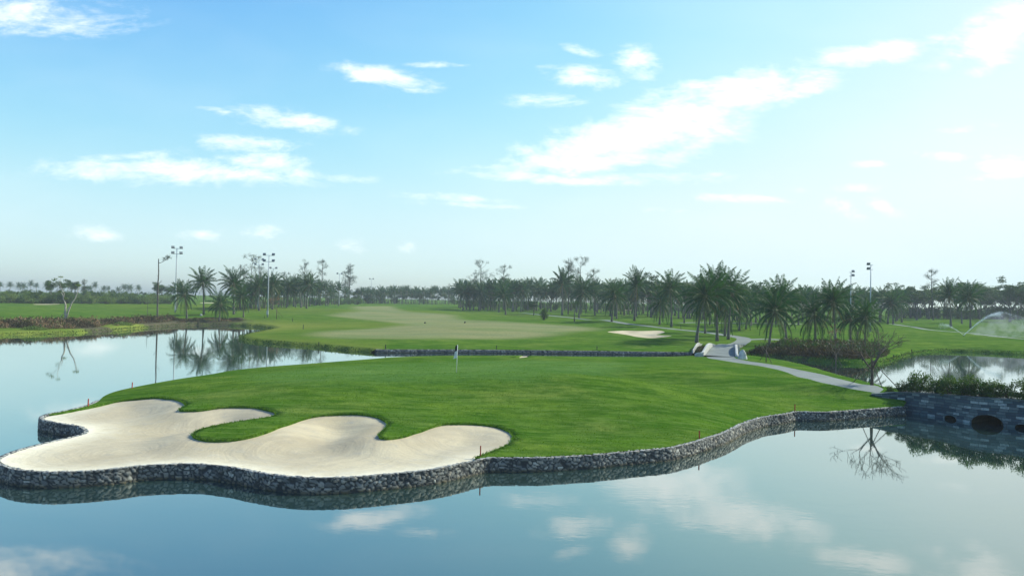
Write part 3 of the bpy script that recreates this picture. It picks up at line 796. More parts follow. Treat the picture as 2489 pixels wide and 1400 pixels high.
def make_bare(seed, H=11, depth=3, bark='bark', name='bare_tree', first=.35, spread=.75, r=.016, lf_=.27, rb=.55):
    random.seed(seed); root = empty(name, (0, 0, 0)); mb = MB(); tips = []
    mb.tube([(0, 0, -.2), (.03*H*.1, 0, H*first*.5), (0, 0, H*first)], [H*r*1.3, H*r, H*r*.85], 8)
    for k in range(3 if depth < 4 else 6):
        a = k*2.1+random.uniform(0, .6); limb(mb, (0, 0, H*first*random.uniform(.8 if depth < 4 else .6, 1)), (math.cos(a)*.7*spread/.75, math.sin(a)*.7*spread/.75, 1.1), H*lf_, H*r*rb, depth-1, tips, spread, 4, .1, (2, 3) if depth < 4 else (2, 4), .72)
    mb.build('trunk', M[bark], root, True); root['hn'] = max(v_[2] for v_ in mb.V)
    return root, tips
def make_snag(seed, H=12, tufts=2, name='dead_tree'):
    random.seed(seed); root = empty(name, (0, 0, 0)); mb = MB(); lf = MB()
    pts = [Vector((random.uniform(-.06, .06), random.uniform(-.06, .06), H*i/8-.2*(i == 0))) for i in range(9)]
    mb.tube(pts, [H*.014*(1-.5*i/8) for i in range(9)], 7)
    for k in range(7):
        t = random.uniform(.35, .97); a = random.uniform(0, 6.28)
        tips = []; limb(mb, (0, 0, H*t), (math.cos(a), math.sin(a), random.uniform(-.2, .8)), H*random.uniform(.03, .09), H*.004, 0, tips)
    mb_l = []
    for k in range(tufts):
        a = random.uniform(-.5, .5)+(3.14 if k % 2 else 0); tips = []
        limb(mb, (0, 0, H*(.93-.07*k)), (math.cos(a), .3*math.sin(a), .25), H*.12, H*.005, 1, tips, .6)
        for p, _ in tips:
            for j in range(34):
                v_ = Vector((random.gauss(0, 1), random.gauss(0, 1), random.gauss(0, .6)))*H*.022
                lf.kite(p+v_, Vector((random.uniform(-1, 1), random.uniform(-1, 1), random.uniform(-.6, .6))).normalized()*H*.024, H*.0035)
    mb.build('trunk', M['bark'], root, True)
    if lf.V: lf.build('crown', [M['needle']], root)
    root['hn'] = H; return root

PALMS = [make_palm(11), make_palm(12, 5.6, .9, 26, 4.3, 'droop'), make_palm(13, 6.9, .4, 24, 3.6, 'up'), make_palm(14, 6.2, 1.1, 30, 4.1, 'full'), make_palm(15, 4.2, .5, 26, 4.3, 'droop'), make_palm(16, 7.4, .8, 22, 3.5, 'full'), make_palm(17, 6.0, .3, 28, 3.9, 'up')]
FARP = [make_palm(31, 6.6, .5, 20, 3.6, 'full', 18, .09), make_palm(32, 6.2, .8, 20, 3.8, 'droop', 18, .09), make_palm(33, 7.0, .4, 18, 3.4, 'up', 18, .09)]
BROAD = [make_broad(21, 9, 1.15, 'leafd', flat=.45), make_broad(22, 9, .9, 'leafm'), make_broad(23, 9, 1.3, 'leafd', flat=.4, cr=.7, nleaf=55), make_broad(24, 9, .8, 'leafm', cr=.95)]
SHR = [make_shrub(41, 2.2, 'leafm', 1.2), make_shrub(42, 2.2, 'leafd', 1.), make_shrub(43, 2.2, 'leafl', 1.1)]
CAS = [make_casuarina(51, 14, 1.), make_casuarina(52, 14, .6, .45), make_casuarina(53, 14, 1.5, .25, wr=.8), make_casuarina(54, 14, .9, .4, wr=1.5)]
SNAG = [make_snag(61, 12, 1), make_snag(62, 12, 0), make_snag(63, 12, 3)]
used = set()
def place(proto, u, vb, vt, label, cat, group=None, hf=hM, rz=None, wmul=1.):
    p = hit(u, vb, hf); z = float(hf(p[None])[0]); dist = float(p[1])
    H = (vb-vt)/FPX*dist
    o_ = proto if proto.name not in used else copy_tree(proto)
    used.add(proto.name); used.add(o_.name)
    o_.location = (p[0], p[1], z-.03); s = H/proto['hn']; o_.scale = (s*wmul, s*wmul, s)
    o_.rotation_euler = (0, 0, random.uniform(0, 6.28) if rz is None else rz)
    tag(o_, label, cat, group); return o_
random.seed(99)
GP = 'coconut palms across the golf course'
palms = [  # u, base v, top v, variant, label
 (454, 774, 676, 1, 'coconut palm nearest the left of the pond-side grove, standing in brown fern'),
 (495, 765, 647, 0, 'tall coconut palm second from left in the pond-side grove with upright plume'),
 (533, 781, 700, 4, 'short bushy coconut palm at the pond edge in front of the left grove'),
 (568, 764, 648, 3, 'tall dense coconut palm just left of the two bare poles in the left grove'),
 (592, 771, 688, 1, 'coconut palm with browning lower fronds beside the log pile'),
 (430, 749, 683, 6, 'small coconut palm directly behind the leftmost floodlight mast'),
 (630, 755, 661, 3, 'bulky coconut palm just left of the white floodlight mast'),
 (662, 752, 660, 0, 'bulky coconut palm just right of the white floodlight mast'),
 (644, 749, 668, 5, 'slim coconut palm behind the white floodlight mast'),
 (696, 748, 665, 1, 'coconut palm standing behind the staked reddish sapling in the left grove'),
 (732, 748, 668, 3, 'left one of two close coconut palms at the right part of the left grove'),
 (745, 750, 660, 0, 'right one of two close coconut palms at the right part of the left grove'),
 (773, 738, 678, 6, 'coconut palm below the thin casuarina near the right end of the left grove'),
 (807, 740, 680, 1, 'last coconut palm at the right end of the left grove, near the slim mast'),
 (612, 750, 680, 4, 'low coconut palm tucked behind the palms left of the white mast'),
 (714, 745, 676, 2, 'slim coconut palm in the back row of the left grove'),
 (1115, 748, 685, 0, 'leftmost coconut palm of the long grove right of the fairway'),
 (1132, 749, 681, 3, 'second coconut palm from the left in the long grove right of the fairway'),
 (1168, 754, 684, 1, 'spreading coconut palm third from the left below the wispy casuarina crown'),
 (1192, 754, 692, 4, 'low coconut palm just left of the crooked dead-topped tree'),
 (1213, 759, 676, 5, 'coconut palm under the crooked dead-topped tree, left of a pair'),
 (1229, 765, 684, 1, 'drooping coconut palm standing forward under the crooked dead-topped tree'),
 (1245, 758, 678, 3, 'dense dark coconut palm right of the crooked dead-topped tree'),
 (1266, 758, 676, 0, 'slender coconut palm between two dark clumps left of the lollipop shaped tree'),
 (1313, 750, 672, 0, 'coconut palm behind the lollipop shaped small tree'),
 (1346, 753, 680, 6, 'small coconut palm right behind the vine covered post'),
 (1366, 766, 652, 2, 'tall coconut palm with raised fronds, left of the ragged tallest tree'),
 (1407, 773, 664, 1, 'wide drooping coconut palm in front of the ragged tallest tree'),
 (1402, 761, 676, 5, 'slim coconut palm behind the wide drooping palm at the ragged tree'),
 (1446, 767, 676, 3, 'dense coconut palm of three close trunks right of the ragged tallest tree'),
 (1452, 760, 684, 5, 'slim coconut palm leaning out behind the three close trunks'),
 (1487, 782, 674, 1, 'drooping coconut palm above the left tip of the pale bunker'),
 (1499, 775, 686, 5, 'slim coconut palm half hidden by the palm above the bunker tip'),
 (1516, 763, 690, 0, 'small coconut palm in the gap left of the upright plumed palm'),
 (1542, 780, 653, 2, 'tall coconut palm with a tight upright plume behind the pale bunker'),
 (1547, 768, 692, 4, 'short coconut palm behind the tall upright plumed palm'),
 (1603, 789, 684, 4, 'wide drooping coconut palm behind the right end of the pale bunker'),
 (1632, 795, 655, 0, 'tall feathery coconut palm just right of the pale bunker'),
 (1613, 773, 690, 5, 'slim coconut palm in the row behind the right end of the pale bunker'),
 (1663, 785, 690, 5, 'coconut palm trunk standing beside the cart path bend'),
 (1693, 833, 655, 3, 'big coconut palm nearest the channel, left of the footbridge'),
 (1714, 811, 690, 1, 'shaggy coconut palm behind the big one left of the footbridge'),
 (1743, 829, 644, 6, 'tallest coconut palm, curved trunk, directly above the footbridge'),
 (1770, 825, 652, 0, 'tall coconut palm right of the curved one above the footbridge'),
 (1762, 817, 690, 4, 'drooping coconut palm between the two tallest above the footbridge'),
 (1725, 790, 690, 5, 'thin coconut palm far behind the tallest palm'),
 (1741, 791, 700, 0, 'coconut palm seen between trunks behind the tallest palm'),
 (1797, 804, 696, 4, 'coconut palm left of the fern mound by the cart path junction'),
 (1813, 800, 705, 3, 'thick trunked coconut palm behind the cart path junction'),
 (1869, 850, 688, 1, 'leftmost coconut palm rising out of the brown fern mound'),
 (1912, 838, 668, 3, 'tall coconut palm second from left out of the brown fern mound'),
 (1982, 835, 700, 4, 'short coconut palm in the middle of the brown fern mound'),
 (2031, 845, 675, 0, 'tall coconut palm with raised plume at the centre right of the fern mound'),
 (2067, 836, 716, 4, 'low coconut palm right of the tall plume on the fern mound'),
 (2102, 842, 722, 1, 'drooping coconut palm at the right end of the brown fern mound'),
 (2178, 781, 696, 1, 'lone coconut palm with dark hanging fronds on the rise right of the mound'),
 (2311, 794, 680, 2, 'coconut palm on the right lawn, left of the sprinkler plume'),
 (2338, 787, 700, 5, 'slim coconut palm between two larger ones behind the sprinkler'),
 (2359, 797, 680, 3, 'dense coconut palm behind the sprinkler head'),
]
for u, vb, vt, k, lb in palms: place(PALMS[k], u, vb, vt, lb, 'palm tree', GP, wmul=random.uniform(.76, .95))
def bg(n, u0, u1, vb, vt, protos, label, cat, group, jb=3, jt=8, hf=hM):
    n = int(n*1.45)
    for i in range(n):
        u = u0+(u1-u0)*(i+random.uniform(.15, .85))/n; t = (u-u0)/(u1-u0)
        b = vb[0]+(vb[1]-vb[0])*t+random.uniform(-jb, jb); tp = vt[0]+(vt[1]-vt[0])*t+random.uniform(-jt, jt)
        place(random.choice(protos), u, b, tp, label, cat, group, wmul=random.uniform(.75, 1.05))
bg(34, 865, 1105, (737, 739), (696, 702), FARP, 'hazy far coconut palm in the tree line at the end of the fairway', 'palm tree', 'far palms at the end of the fairway', 1.5, 7)
bg(15, -20, 345, (716, 722), (686, 692), FARP, 'hazy far coconut palm above the thicket behind the left lawn', 'palm tree', 'far palms behind the left lawn', 2, 6)
bg(30, 1115, 1480, (752, 756), (682, 686), FARP+PALMS[:2], 'coconut palm in the shaded back rows of the grove right of the fairway', 'palm tree', 'back row palms right of the fairway', 4, 9)
bg(28, 1480, 1830, (764, 776), (680, 692), FARP+PALMS[:2], 'coconut palm in the shaded back rows behind the pale bunker and footbridge', 'palm tree', 'back row palms behind the bunker', 5, 9)
bg(20, 1830, 2200, (785, 782), (694, 704), FARP+PALMS[:2], 'coconut palm in the dim row behind the brown fern mound', 'palm tree', 'back row palms behind the fern mound', 6, 9)
bg(18, 560, 850, (750, 741), (684, 690), FARP, 'coconut palm in the back rows of the grove left of the fairway', 'palm tree', 'back row palms left of the fairway', 3, 8)
bg(15, 2170, 2560, (773, 777), (694, 694), BROAD, 'dark broadleaf tree in the woodland behind the right lawn', 'tree', 'trees behind the right lawn', 2, 14)
bg(14, 2100, 2560, (769, 774), (712, 716), CAS+BROAD, 'hazy tree in the rear of the woodland behind the right lawn', 'tree', 'rear trees behind the right lawn', 2, 8)
bg(14, 1120, 1800, (745, 757), (700, 704), BROAD[1:]+CAS[:1], 'hazy broadleaf tree closing the view behind the palm grove right of the fairway', 'tree', 'trees behind the palm grove', 2, 7)
bg(16, 860, 1110, (737.5, 739), (712, 716), BROAD+SHR[:2], 'low hazy tree below the far palms at the end of the fairway', 'tree', 'low trees at the end of the fairway', 1, 5)
bg(12, 600, 870, (742, 739), (702, 712), BROAD[1:]+CAS[:1], 'hazy tree behind the palm grove left of the fairway', 'tree', 'trees behind the left palm grove', 2, 7)
bg(30, -30, 420, (736, 738), (705, 709), [SHR[0], SHR[2], SHR[2]], 'leafy shrub in the thicket along the back of the left lawn', 'shrub', 'shrubs behind the left lawn', 1.5, 6)
bg(20, -30, 420, (729, 731), (704, 710), [SHR[0], SHR[2], BROAD[1], BROAD[3]], 'rear shrub of the thicket behind the left lawn', 'shrub', 'rear shrubs behind the left lawn', 2, 5)
TR = [
 (BROAD[1], 128, 737, 680, 'flat topped tree left of the pale forked tree, behind the lawn'), (BROAD[3], 178, 736, 678, 'wide dark tree directly behind the right fork of the pale forked tree'),
 (BROAD[3], 384, 737, 684, 'round dark green tree behind the tall bare snag at left'), (BROAD[1], 400, 737, 694, 'smaller tree adjoining the round one behind the bare snag'),
 (BROAD[2], 1583, 772, 659, 'umbrella crowned tree between the plumed palm and the tall palm right of the bunker'),
 (BROAD[0], 1339, 757, 690, 'dark spreading broadleaf tree among palms, left of the tall raised-frond palm'),
 (BROAD[2], 2139, 782, 686, 'flat crowned broadleaf tree right of the tall two-lamp mast'), (BROAD[0], 2228, 778, 692, 'dense broadleaf tree at the left of the right-hand woodland'),
 (BROAD[2], 2455, 782, 671, 'tall layered broadleaf tree at the far right edge of the woodland'), (BROAD[0], 2500, 784, 680, 'layered broadleaf tree cut by the right edge of the view'), (BROAD[3], 2258, 776, 694, 'broadleaf tree under the tall thin casuarina on the right'),
 (BROAD[2], 1825, 792, 684, 'thin crowned tree above the cart path junction right of the tallest palms'), (BROAD[1], 1785, 778, 690, 'leafy tree behind the tallest palms above the footbridge')]
for p, u, vb, vt, lb in TR: place(p, u, vb, vt, lb, 'tree')
CT = [(CAS[3], 1165, 752, 639, 'wispy casuarina with a forked wind-blown crown above the third palm of the right grove'), (CAS[1], 1226, 754, 638, 'crooked sparse casuarina with a bent dead top in the right grove'),
 (CAS[2], 1380, 764, 624, 'ragged tallest casuarina leaning left above the right grove'), (CAS[3], 1412, 764, 632, 'ragged forked casuarina beside the tallest one in the right grove'), (CAS[1], 1446, 766, 648, 'thin casuarina with a bare spike top right of the ragged pair'),
 (CAS[0], 740, 745, 638, 'casuarina with a tufted crown in the right half of the left grove'), (CAS[1], 776, 742, 625, 'thin tall casuarina with a flag shaped top in the left grove'), (CAS[2], 850, 738, 637, 'narrow columnar casuarina at the right end of the left grove'),
 (CAS[3], 838, 738, 664, 'small spreading casuarina beside the narrow columnar one'), (CAS[1], 627, 748, 640, 'scraggly casuarina behind the white floodlight mast'), (CAS[0], 1150, 748, 662, 'small casuarina at the left of the wispy forked one'),
 (CAS[1], 2270, 778, 648, 'tall thin casuarina sticking out of the right-hand woodland'), (CAS[1], 690, 746, 656, 'short bare-topped casuarina between the mast and the pair of palms'), (CAS[2], 205, 737, 676, 'narrow tree with a ragged top right of the pale forked tree'),
 (CAS[3], 612, 748, 626, 'leaning casuarina with long bare arching limbs left of the white mast'), (CAS[0], 1090, 741, 692, 'small hazy casuarina at the left end of the right grove')]
for p, u, vb, vt, lb in CT: place(p, u, vb, vt, lb, 'tree')
place(SNAG[0], 382, 779, 629, 'tall bare snag with a small tuft of foliage near its top, left bank', 'tree', rz=0)
place(SNAG[1], 582, 750, 643, 'left of two bare pole-like dead trunks in the left grove', 'tree')
place(SNAG[1], 591, 752, 645, 'right of two bare pole-like dead trunks in the left grove', 'tree')
place(SNAG[1], 358, 777, 733, 'short thin dead stem with a side shoot left of the tall bare snag', 'tree')
# young palms in front of the thicket
for u, vb, vt, lb in ((205, 738, 706, 'slim young coconut palm right of the pale forked tree'), (270, 738, 712, 'young coconut palm with raised fronds at the back of the left lawn'), (218, 739, 722, 'low trunkless young palm with arching fronds behind the left lawn'), (330, 737, 712, 'small yellowish young palm left of the round dark tree')):
    place(PALMS[2 if vt < 715 else 4], u, vb, vt, lb, 'palm tree', GP)

# pale forked tree on the left bank
def forked():
    random.seed(5); root = empty('forked_tree', (0, 0, 0)); mb = MB(); lf = MB()
    def path_(pts, r0, r1):
        r0 *= .68; r1 *= .7; mb.tube(pts, [r0+(r1-r0)*i/(len(pts)-1) for i in range(len(pts))], 8)
    path_([(0, 0, -.2), (.05, 0, 1.2), (.0, 0, 2.4), (.05, 0, 3.4), (-.05, 0, 4.0), (-.5, 0, 4.9), (-.55, 0, 5.5), (-.8, .1, 6.0), (-1.3, .1, 6.35)], .34, .07)
    path_([(.1, 0, .3), (.55, .1, 2.2), (1.2, .1, 4.0), (2.0, .1, 5.2), (2.45, .1, 6.6), (2.6, .1, 7.6)], .27, .07)
    path_([(-.5, 0, 4.9), (-.3, 0, 6.0), (-.9, 0, 7.0), (-2.1, 0, 8.2), (-3.4, 0, 8.4)], .11, .04)
    path_([(-.9, 0, 7.0), (-1.5, .2, 8.4), (-1.3, .2, 9.4)], .06, .03)
    path_([(2.45, .1, 6.6), (2.9, .3, 7.7)], .05, .03)
    path_([(-1.4, .2, .8), (.9, .25, 3.4)], .10, .07)
    mb.build('trunk', M['pale'], root, True)
    for c, r, n in (((2.5, .1, 7.9), .6, 70), ((-3.4, 0, 8.5), .4, 20), ((-1.3, .2, 9.6), .6, 36), ((-2.2, 0, 9.2), .5, 20), ((-1.4, .1, 6.5), .4, 60), ((.1, 0, 5.1), .4, 60), ((-2.6, 0, 8.9), .5, 40)):
        clump(lf, Vector(c), r, n, .26, .5)
    lf.build('crown', [M['leafl']], root); root['hn'] = 10.; return root
place(forked(), 158, 783, 668, 'pale forked tree with bare limbs standing in brown fern on the left bank', 'tree', rz=0)

# vine covered post and lollipop tree, small saplings
place(make_shrub(71, 4., 'leafm', .28, 22, .15, 'vine_column'), 1322, 778, 745, 'narrow vine covered stump standing at the fairway edge in front of the right grove', 'shrub')
place(make_broad(72, 5., .35, 'leafd', 2, cr=.9, name='small_tree'), 1297, 767, 728, 'lollipop shaped small dark tree just left of the vine covered stump', 'tree')
bt, tips = make_bare(73, 4, 2, 'bark', 'sapling', .45, .6, .02)
lf = MB()
for p, _ in tips: clump(lf, p, .3, 16, .16)
lf.build('crown', [M['leafm']], bt)
place(bt, 1396, 782, 733, 'thin leafy sapling beside the cart path in front of the ragged tall tree', 'sapling')
def staked(seed, u, vb, vt, label, foot, hf, col='bark', leaves=0, n3=3, hw=1., depth=3, leaf='fernl', rz=0, fe=.45):
    root, tips = make_bare(seed, 5, depth, col, 'staked_sapling', .38, 1.25 if depth > 3 else .8, .022 if depth > 3 else .013, .30 if depth > 3 else .27, .6)
    p = hit(u, vb, hf); z = float(hf(p[None])[0]); H = (vb-vt)/FPX*p[1]; s = H/root['hn']
    root.location = (p[0], p[1], z-.02); root.scale = (s, s, s); root.rotation_euler = (0, 0, rz)
    used.add(root.name)
    for (du, dv) in foot:
        q = hit(u+du, vb+dv, hf) if hf is hM or True else None
        if q[1] > p[1]+7 or q[1] < p[1]-7: q = p+np.array((du/FPX*p[1], random.uniform(-1, 1)))
        a = Vector(((q[0]-p[0])/s, (q[1]-p[1])/s, (float(hf(q[None])[0])-z)/s-.05)); a.rotate(Quaternion((0, 0, 1), -rz))
        mb = MB(); mb.tube([a, Vector((0, 0, 5*fe*.78))], [.035/s, .03/s], 5); mb.build('stake', M['wood'], root, True)
    if leaves:
        lf = MB()
        for t_, _ in tips: clump(lf, t_, .25, leaves, .13)
        lf.build('crown', [M[leaf]], root)
    tag(root, label, 'sapling', 'staked saplings'); return root
staked(81, 2119, 936, 792, 'bare branching sapling propped by three long stakes where the cart path meets the bridge', [(26, 6), (60, 6), (-46, -8)], hI, 'wood', 0, depth=4, fe=.5)
staked(82, 2031, 907, 790, 'thin staked sapling between the cart path and the pond in front of the fern mound', [(30, 9), (-18, -4)], hI, 'wood', 4)
staked(83, 1862, 880, 818, 'short leafless sapling beside the cart path near the pale boulder', [(14, 3), (-16, -4)], hI, 'wood', 3, leaf='leafm', depth=2)
staked(84, 672, 775, 718, 'reddish dry sapling with prop stakes right of the white floodlight mast', [(18, -3), (10, -6)], hM, 'wood', 14)
# low loose things on the left bank
def log_pile():
    random.seed(6); p = hit(570, 779, hM); z = float(hM(p[None])[0]); root = empty('log_pile', (p[0], p[1], z)); tag(root, 'heap of fallen brown branches on the bank right of the pond-side grove', 'log pile')
    for i in range(9):
        mb = MB(); x = random.uniform(-1.6, 1.6); a = random.uniform(-.5, .5); L = random.uniform(.9, 1.8); zz = .12+.16*(i//4)+random.uniform(0, .1)
        mb.tube([(x-L*math.cos(a), -L*math.sin(a)+random.uniform(-.5, .5), zz), (x, 0, zz+.12), (x+L*math.cos(a), L*math.sin(a), zz+random.uniform(0, .4))], [.1, .09, .05], 7); mb.build('log', M['wood'], root, True)
log_pile()

def thicket(name, px, label, hgt, n, hf, mats, wts, cat='ferns'):
    poly = np.array([hit(u, v, hf) for u, v in px]); mn, mx = poly.min(0), poly.max(0); random.seed(len(label)); mb = MB(); rg = np.random.default_rng(3)
    P_ = rg.uniform(mn, mx, (n*6, 2)); P_ = P_[inside(P_, poly)][:n]; Z = hf(P_); de = pdist(P_, poly)[0]
    for q, z, e in zip(P_, Z, de):
        f_ = .5+.5*math.sin(q[0]*.9+math.sin(q[1]*.7)*2)*math.sin(q[1]*.8+1); hh = hgt*(.5+.5*f_)*min(1, .3+e/1.8)*random.choice((.55, .75, .9, 1., 1.25))
        c = random.choices(range(len(mats)), wts)[0]
        c = c if math.sin(q[0]*.31+q[1]*.5) < .5 else 0
        for k in range(6):
            a = random.uniform(0, 6.28); l_ = min(hh, 1.3)*random.uniform(.3, .8)
            b_ = Vector((q[0]+random.uniform(-.3, .3), q[1]+random.uniform(-.3, .3), z-.05+(hh-l_*.7)*random.random()))
            mb.kite(b_, Vector((math.cos(a)*.55, math.sin(a)*.55, random.uniform(.25, 1.1))).normalized()*l_*.75, .07, c)
    o_ = mb.build(name, mats); tag(o_, label, cat, kind='stuff'); return o_
bg(18, 2170, 2560, (772, 776), (744, 742), SHR[:2], 'dark understorey shrub between the trunks of the woodland behind the right lawn', 'shrub', 'shrubs under the right woodland', 2, 6)
bg(26, 1120, 1800, (748, 762), (726, 734), SHR[:2], 'hazy low shrub seen between palm trunks right of the fairway', 'shrub', 'shrubs behind the palm grove', 2, 6)
bg(12, 600, 870, (743, 739), (724, 722), SHR[:2], 'hazy low shrub seen between palm trunks left of the fairway', 'shrub', 'shrubs behind the left palm grove', 1.5, 5)
FM = [M['fern'], M['fernl'], M['leafm']]
thicket('dry_ferns', [(-90, 790), (0, 786), (60, 783), (150, 781), (235, 783), (262, 789), (240, 795), (170, 799), (120, 800), (60, 798), (0, 798), (-90, 804)], 'reddish brown dry fern bed round the pale forked tree on the left bank', 1.5, 3800, hM, FM, (3, 4, 1))
thicket('dry_ferns', [(225, 784), (330, 777), (410, 774), (440, 778), (390, 784), (310, 788), (260, 789)], 'brown dry fern bed running from the forked tree to the tall bare snag', 1.5, 1900, hM, FM, (4, 2, 1))
thicket('dry_ferns', [(420, 776), (500, 772), (600, 776), (585, 782), (500, 786), (430, 784)], 'thin brown undergrowth beneath the pond-side palms', .6, 1100, hM, FM, (4, 2, 2))
thicket('dry_ferns', [(1818, 864), (1850, 850), (1900, 843), (2000, 843), (2090, 847), (2160, 856), (2150, 868), (2100, 873), (2050, 873), (1950, 869), (1880, 865)], 'dark reddish fern mound under the palms right of the footbridge', 1.85, 5600, hM, [M['fern'], M['leafd'], M['leafm']], (4, 5, 3))
thicket('pale_grass', [(60, 799), (130, 800), (100, 803), (50, 802)], 'pale yellow-green weeds in front of the left fern bed', .9, 260, hM, [M['leafl'], M['fernl']], (4, 1), 'weeds')
thicket('pale_grass', [(272, 788), (330, 787), (320, 791), (280, 792)], 'pale straw weeds at the pond edge below the tall bare snag', .9, 240, hM, [M['leafl'], M['fernl']], (2, 2), 'weeds')

# hedge shrubs on the bridge
random.seed(12)
BS = [make_shrub(91, 1.25, 'leafm', 1.1, 30, .19, 'bridge_shrub'), make_shrub(92, 1.25, 'leafd', 1.15, 30, .19, 'bridge_shrub')]
wh = ['first', 'second', 'third', 'fourth', 'fifth', 'sixth', 'seventh', 'eighth', 'ninth', 'tenth', 'eleventh', 'twelfth']
s0 = bs[nearest(bfw, onz(2198, 1004))]
for i in range(12):
    s_ = s0-1.0+i*.86; k = int(np.abs(bs-s_).argmin()); q = bfw[k]+bnr[k]*.85
    pr = BS[i % 2]; o_ = pr if pr.name not in used else copy_tree(pr); used.add(pr.name)
    sc = [.42, .72, 1., .92, 1.08, .95, 1.05, .9, .85, .8, .95, 1.][i]
    o_.location = (q[0], q[1], bzt[k]-.08); o_.scale = (sc*.95, sc*.95, sc*random.uniform(1., 1.4)); o_.rotation_euler = (0, 0, random.uniform(0, 6))
    tag(o_, f'leafy green shrub on top of the slate bridge, {wh[i]} from its left end', 'shrub', 'shrubs planted along the bridge')

# ------------------------------------------------------------------ footbridge over the channel
def foot_bridge():
    a0, a1 = pe_lo[0], pe_up[0]; b = hit(1760, 846, hM)
    root = empty('footbridge', (a0[0], a0[1], 0)); tag(root, 'small pale concrete cart path bridge with low rounded parapets over the channel', 'bridge')
    O = Vector((a0[0], a0[1], 0)); m0 = (a0+a1)/2; pmv = ribs[0]; n_ = len(pmv)//2; e0, e1 = pmv[0], pmv[-1]; m1 = (e0+e1)/2
    L0 = [np.array(x) for x in (a0, a1)]; L1 = [e0, e1]
    if np.hypot(*(L1[0]-L0[0]))+np.hypot(*(L1[1]-L0[1])) > np.hypot(*(L1[1]-L0[0]))+np.hypot(*(L1[0]-L0[1])): L1 = L1[::-1]
    V = []; Fq = []; h0 = float(hI(m0[None])[0]); h1 = float(hM(m1[None])[0])
    dirp = (pmv[1]-pmv[0])+(pmv[-2]-pmv[-1]); dirp /= np.hypot(*dirp)
    cl = resample(smooth([m0-np.array((.5, 1.2)), m0, np.array((30.4, 105.5)), m1, m1+dirp*1.5], 8), .5); ns = len(cl)-1
    tt = np.gradient(cl, axis=0); tt /= np.hypot(*tt.T)[:, None]; sn = np.stack([tt[:, 1], -tt[:, 0]], 1)
    w0_ = .5*np.hypot(*(a1-a0)); ZD = []; LF = []; RT = []
    for i in range(ns+1):
        t = i/ns; wd = w0_+(1.4-w0_)*min(1, t*2); p, q = cl[i]-sn[i]*wd, cl[i]+sn[i]*wd
        g_ = max(float(max(hM(x[None])[0], hI(x[None])[0])) for x in (p, q, (p+q)/2))
        z = max(h0*(1-t)+h1*t+.62*math.sin(math.pi*t)**1.5, g_+.03); ZD.append(z); LF.append(p); RT.append(q)
        V += [Vector((p[0], p[1], z))-O, Vector((q[0], q[1], z))-O, Vector((q[0], q[1], z-.45))-O, Vector((p[0], p[1], z-.45))-O]
    for i in range(ns):
        for k in range(4): Fq.append((4*i+k, 4*i+(k+1) % 4, 4*i+4+(k+1) % 4, 4*i+4+k))
    mesh_obj('deck', V, Fq, M['path'], root, shade=False)
    def parapet(pts, name='parapet', h=.55, w=.16):
        P_ = resample(smooth(pts, 6), .25); V = []; Fq = []
        t = np.gradient(P_, axis=0); t /= np.hypot(*t.T)[:, None]; nr = np.stack([-t[:, 1], t[:, 0]], 1); n = len(P_)
        for i, p in enumerate(P_):
            f_ = i/(n-1); zz_ = float(np.interp(f_, np.linspace(0, 1, len(ZD)), ZD)); z0 = zz_-.5; z1 = zz_+h*min(1, .25+1.9*math.sin(math.pi*f_)**.7)
            for s_, z in ((-w, z0), (w, z0), (w, z1-.05), (w*.5, z1), (-w*.5, z1), (-w, z1-.05)):
                V.append(Vector((p[0]+nr[i][0]*s_, p[1]+nr[i][1]*s_, z))-O)
        for i in range(n-1):
            for k in range(6): Fq.append((6*i+k, 6*i+(k+1) % 6, 6*i+6+(k+1) % 6, 6*i+6+k))
        Fq += [tuple(range(6)), tuple(len(V)-6+q for q in range(6))[::-1]]
        mesh_obj(name, V, Fq, M['kerb'], root, shade=False)
    nn = int(ns*.62)
    parapet([LF[0]-sn[0]*1.1-tt[0]*.3, LF[1]-sn[0]*.35]+[LF[k]-sn[k]*.2 for k in range(3, nn, 4)])
    parapet([RT[1]+sn[0]*.5-tt[0]*.3, RT[2]+sn[0]*.25]+[RT[k]+sn[k]*.2 for k in range(4, nn, 4)], h=.5)
    k0, k1 = onz(1683, 862.5, .3), onz(1706, 838, .9); h1_ = h1
    parapet([k0, (k0+k1)/2, k1], 'side_kerb', .02, .09)
foot_bridge()
thicket('dry_ferns', [(1690, 855), (1700, 845), (1714, 842), (1716, 856), (1706, 859)], 'brown trailing plants beside the left parapet of the footbridge', .9, 420, lambda P_: np.maximum(hM(P_), hI(P_)).clip(.3), [M['fern'], M['leafm']], (3, 2))

def boulder():
    random.seed(4); p = hit(1803, 872, lambda P_: np.maximum(hI(P_), .55)); root_z = .55; me = []; mb = MB(); nu, nv = 22, 14
    V = []; Fq = []
    for j in range(nv+1):
        t = j/nv
        for i in range(nu):
            a = 2*math.pi*i/nu; r = (.62*(1-.35*t)*math.sqrt(max(0, 1-(t**3.2))))
            k = 1+.13*math.sin(3*a+5*t)+.07*math.sin(7*a-9*t)+random.uniform(-.04, .04)
            V.append((r*k*math.cos(a)+.10*t, r*k*.75*math.sin(a), 1.75*t-.1))
    for j in range(nv):
        for i in range(nu): i2 = (i+1) % nu; Fq.append((j*nu+i, j*nu+i2, (j+1)*nu+i2, (j+1)*nu+i))
    o_ = mesh_obj('boulder', V, Fq, M['boulder']); o_.location = (p[0], p[1], root_z); tag(o_, 'upright pale boulder at the right end of the footbridge', 'boulder')
boulder()

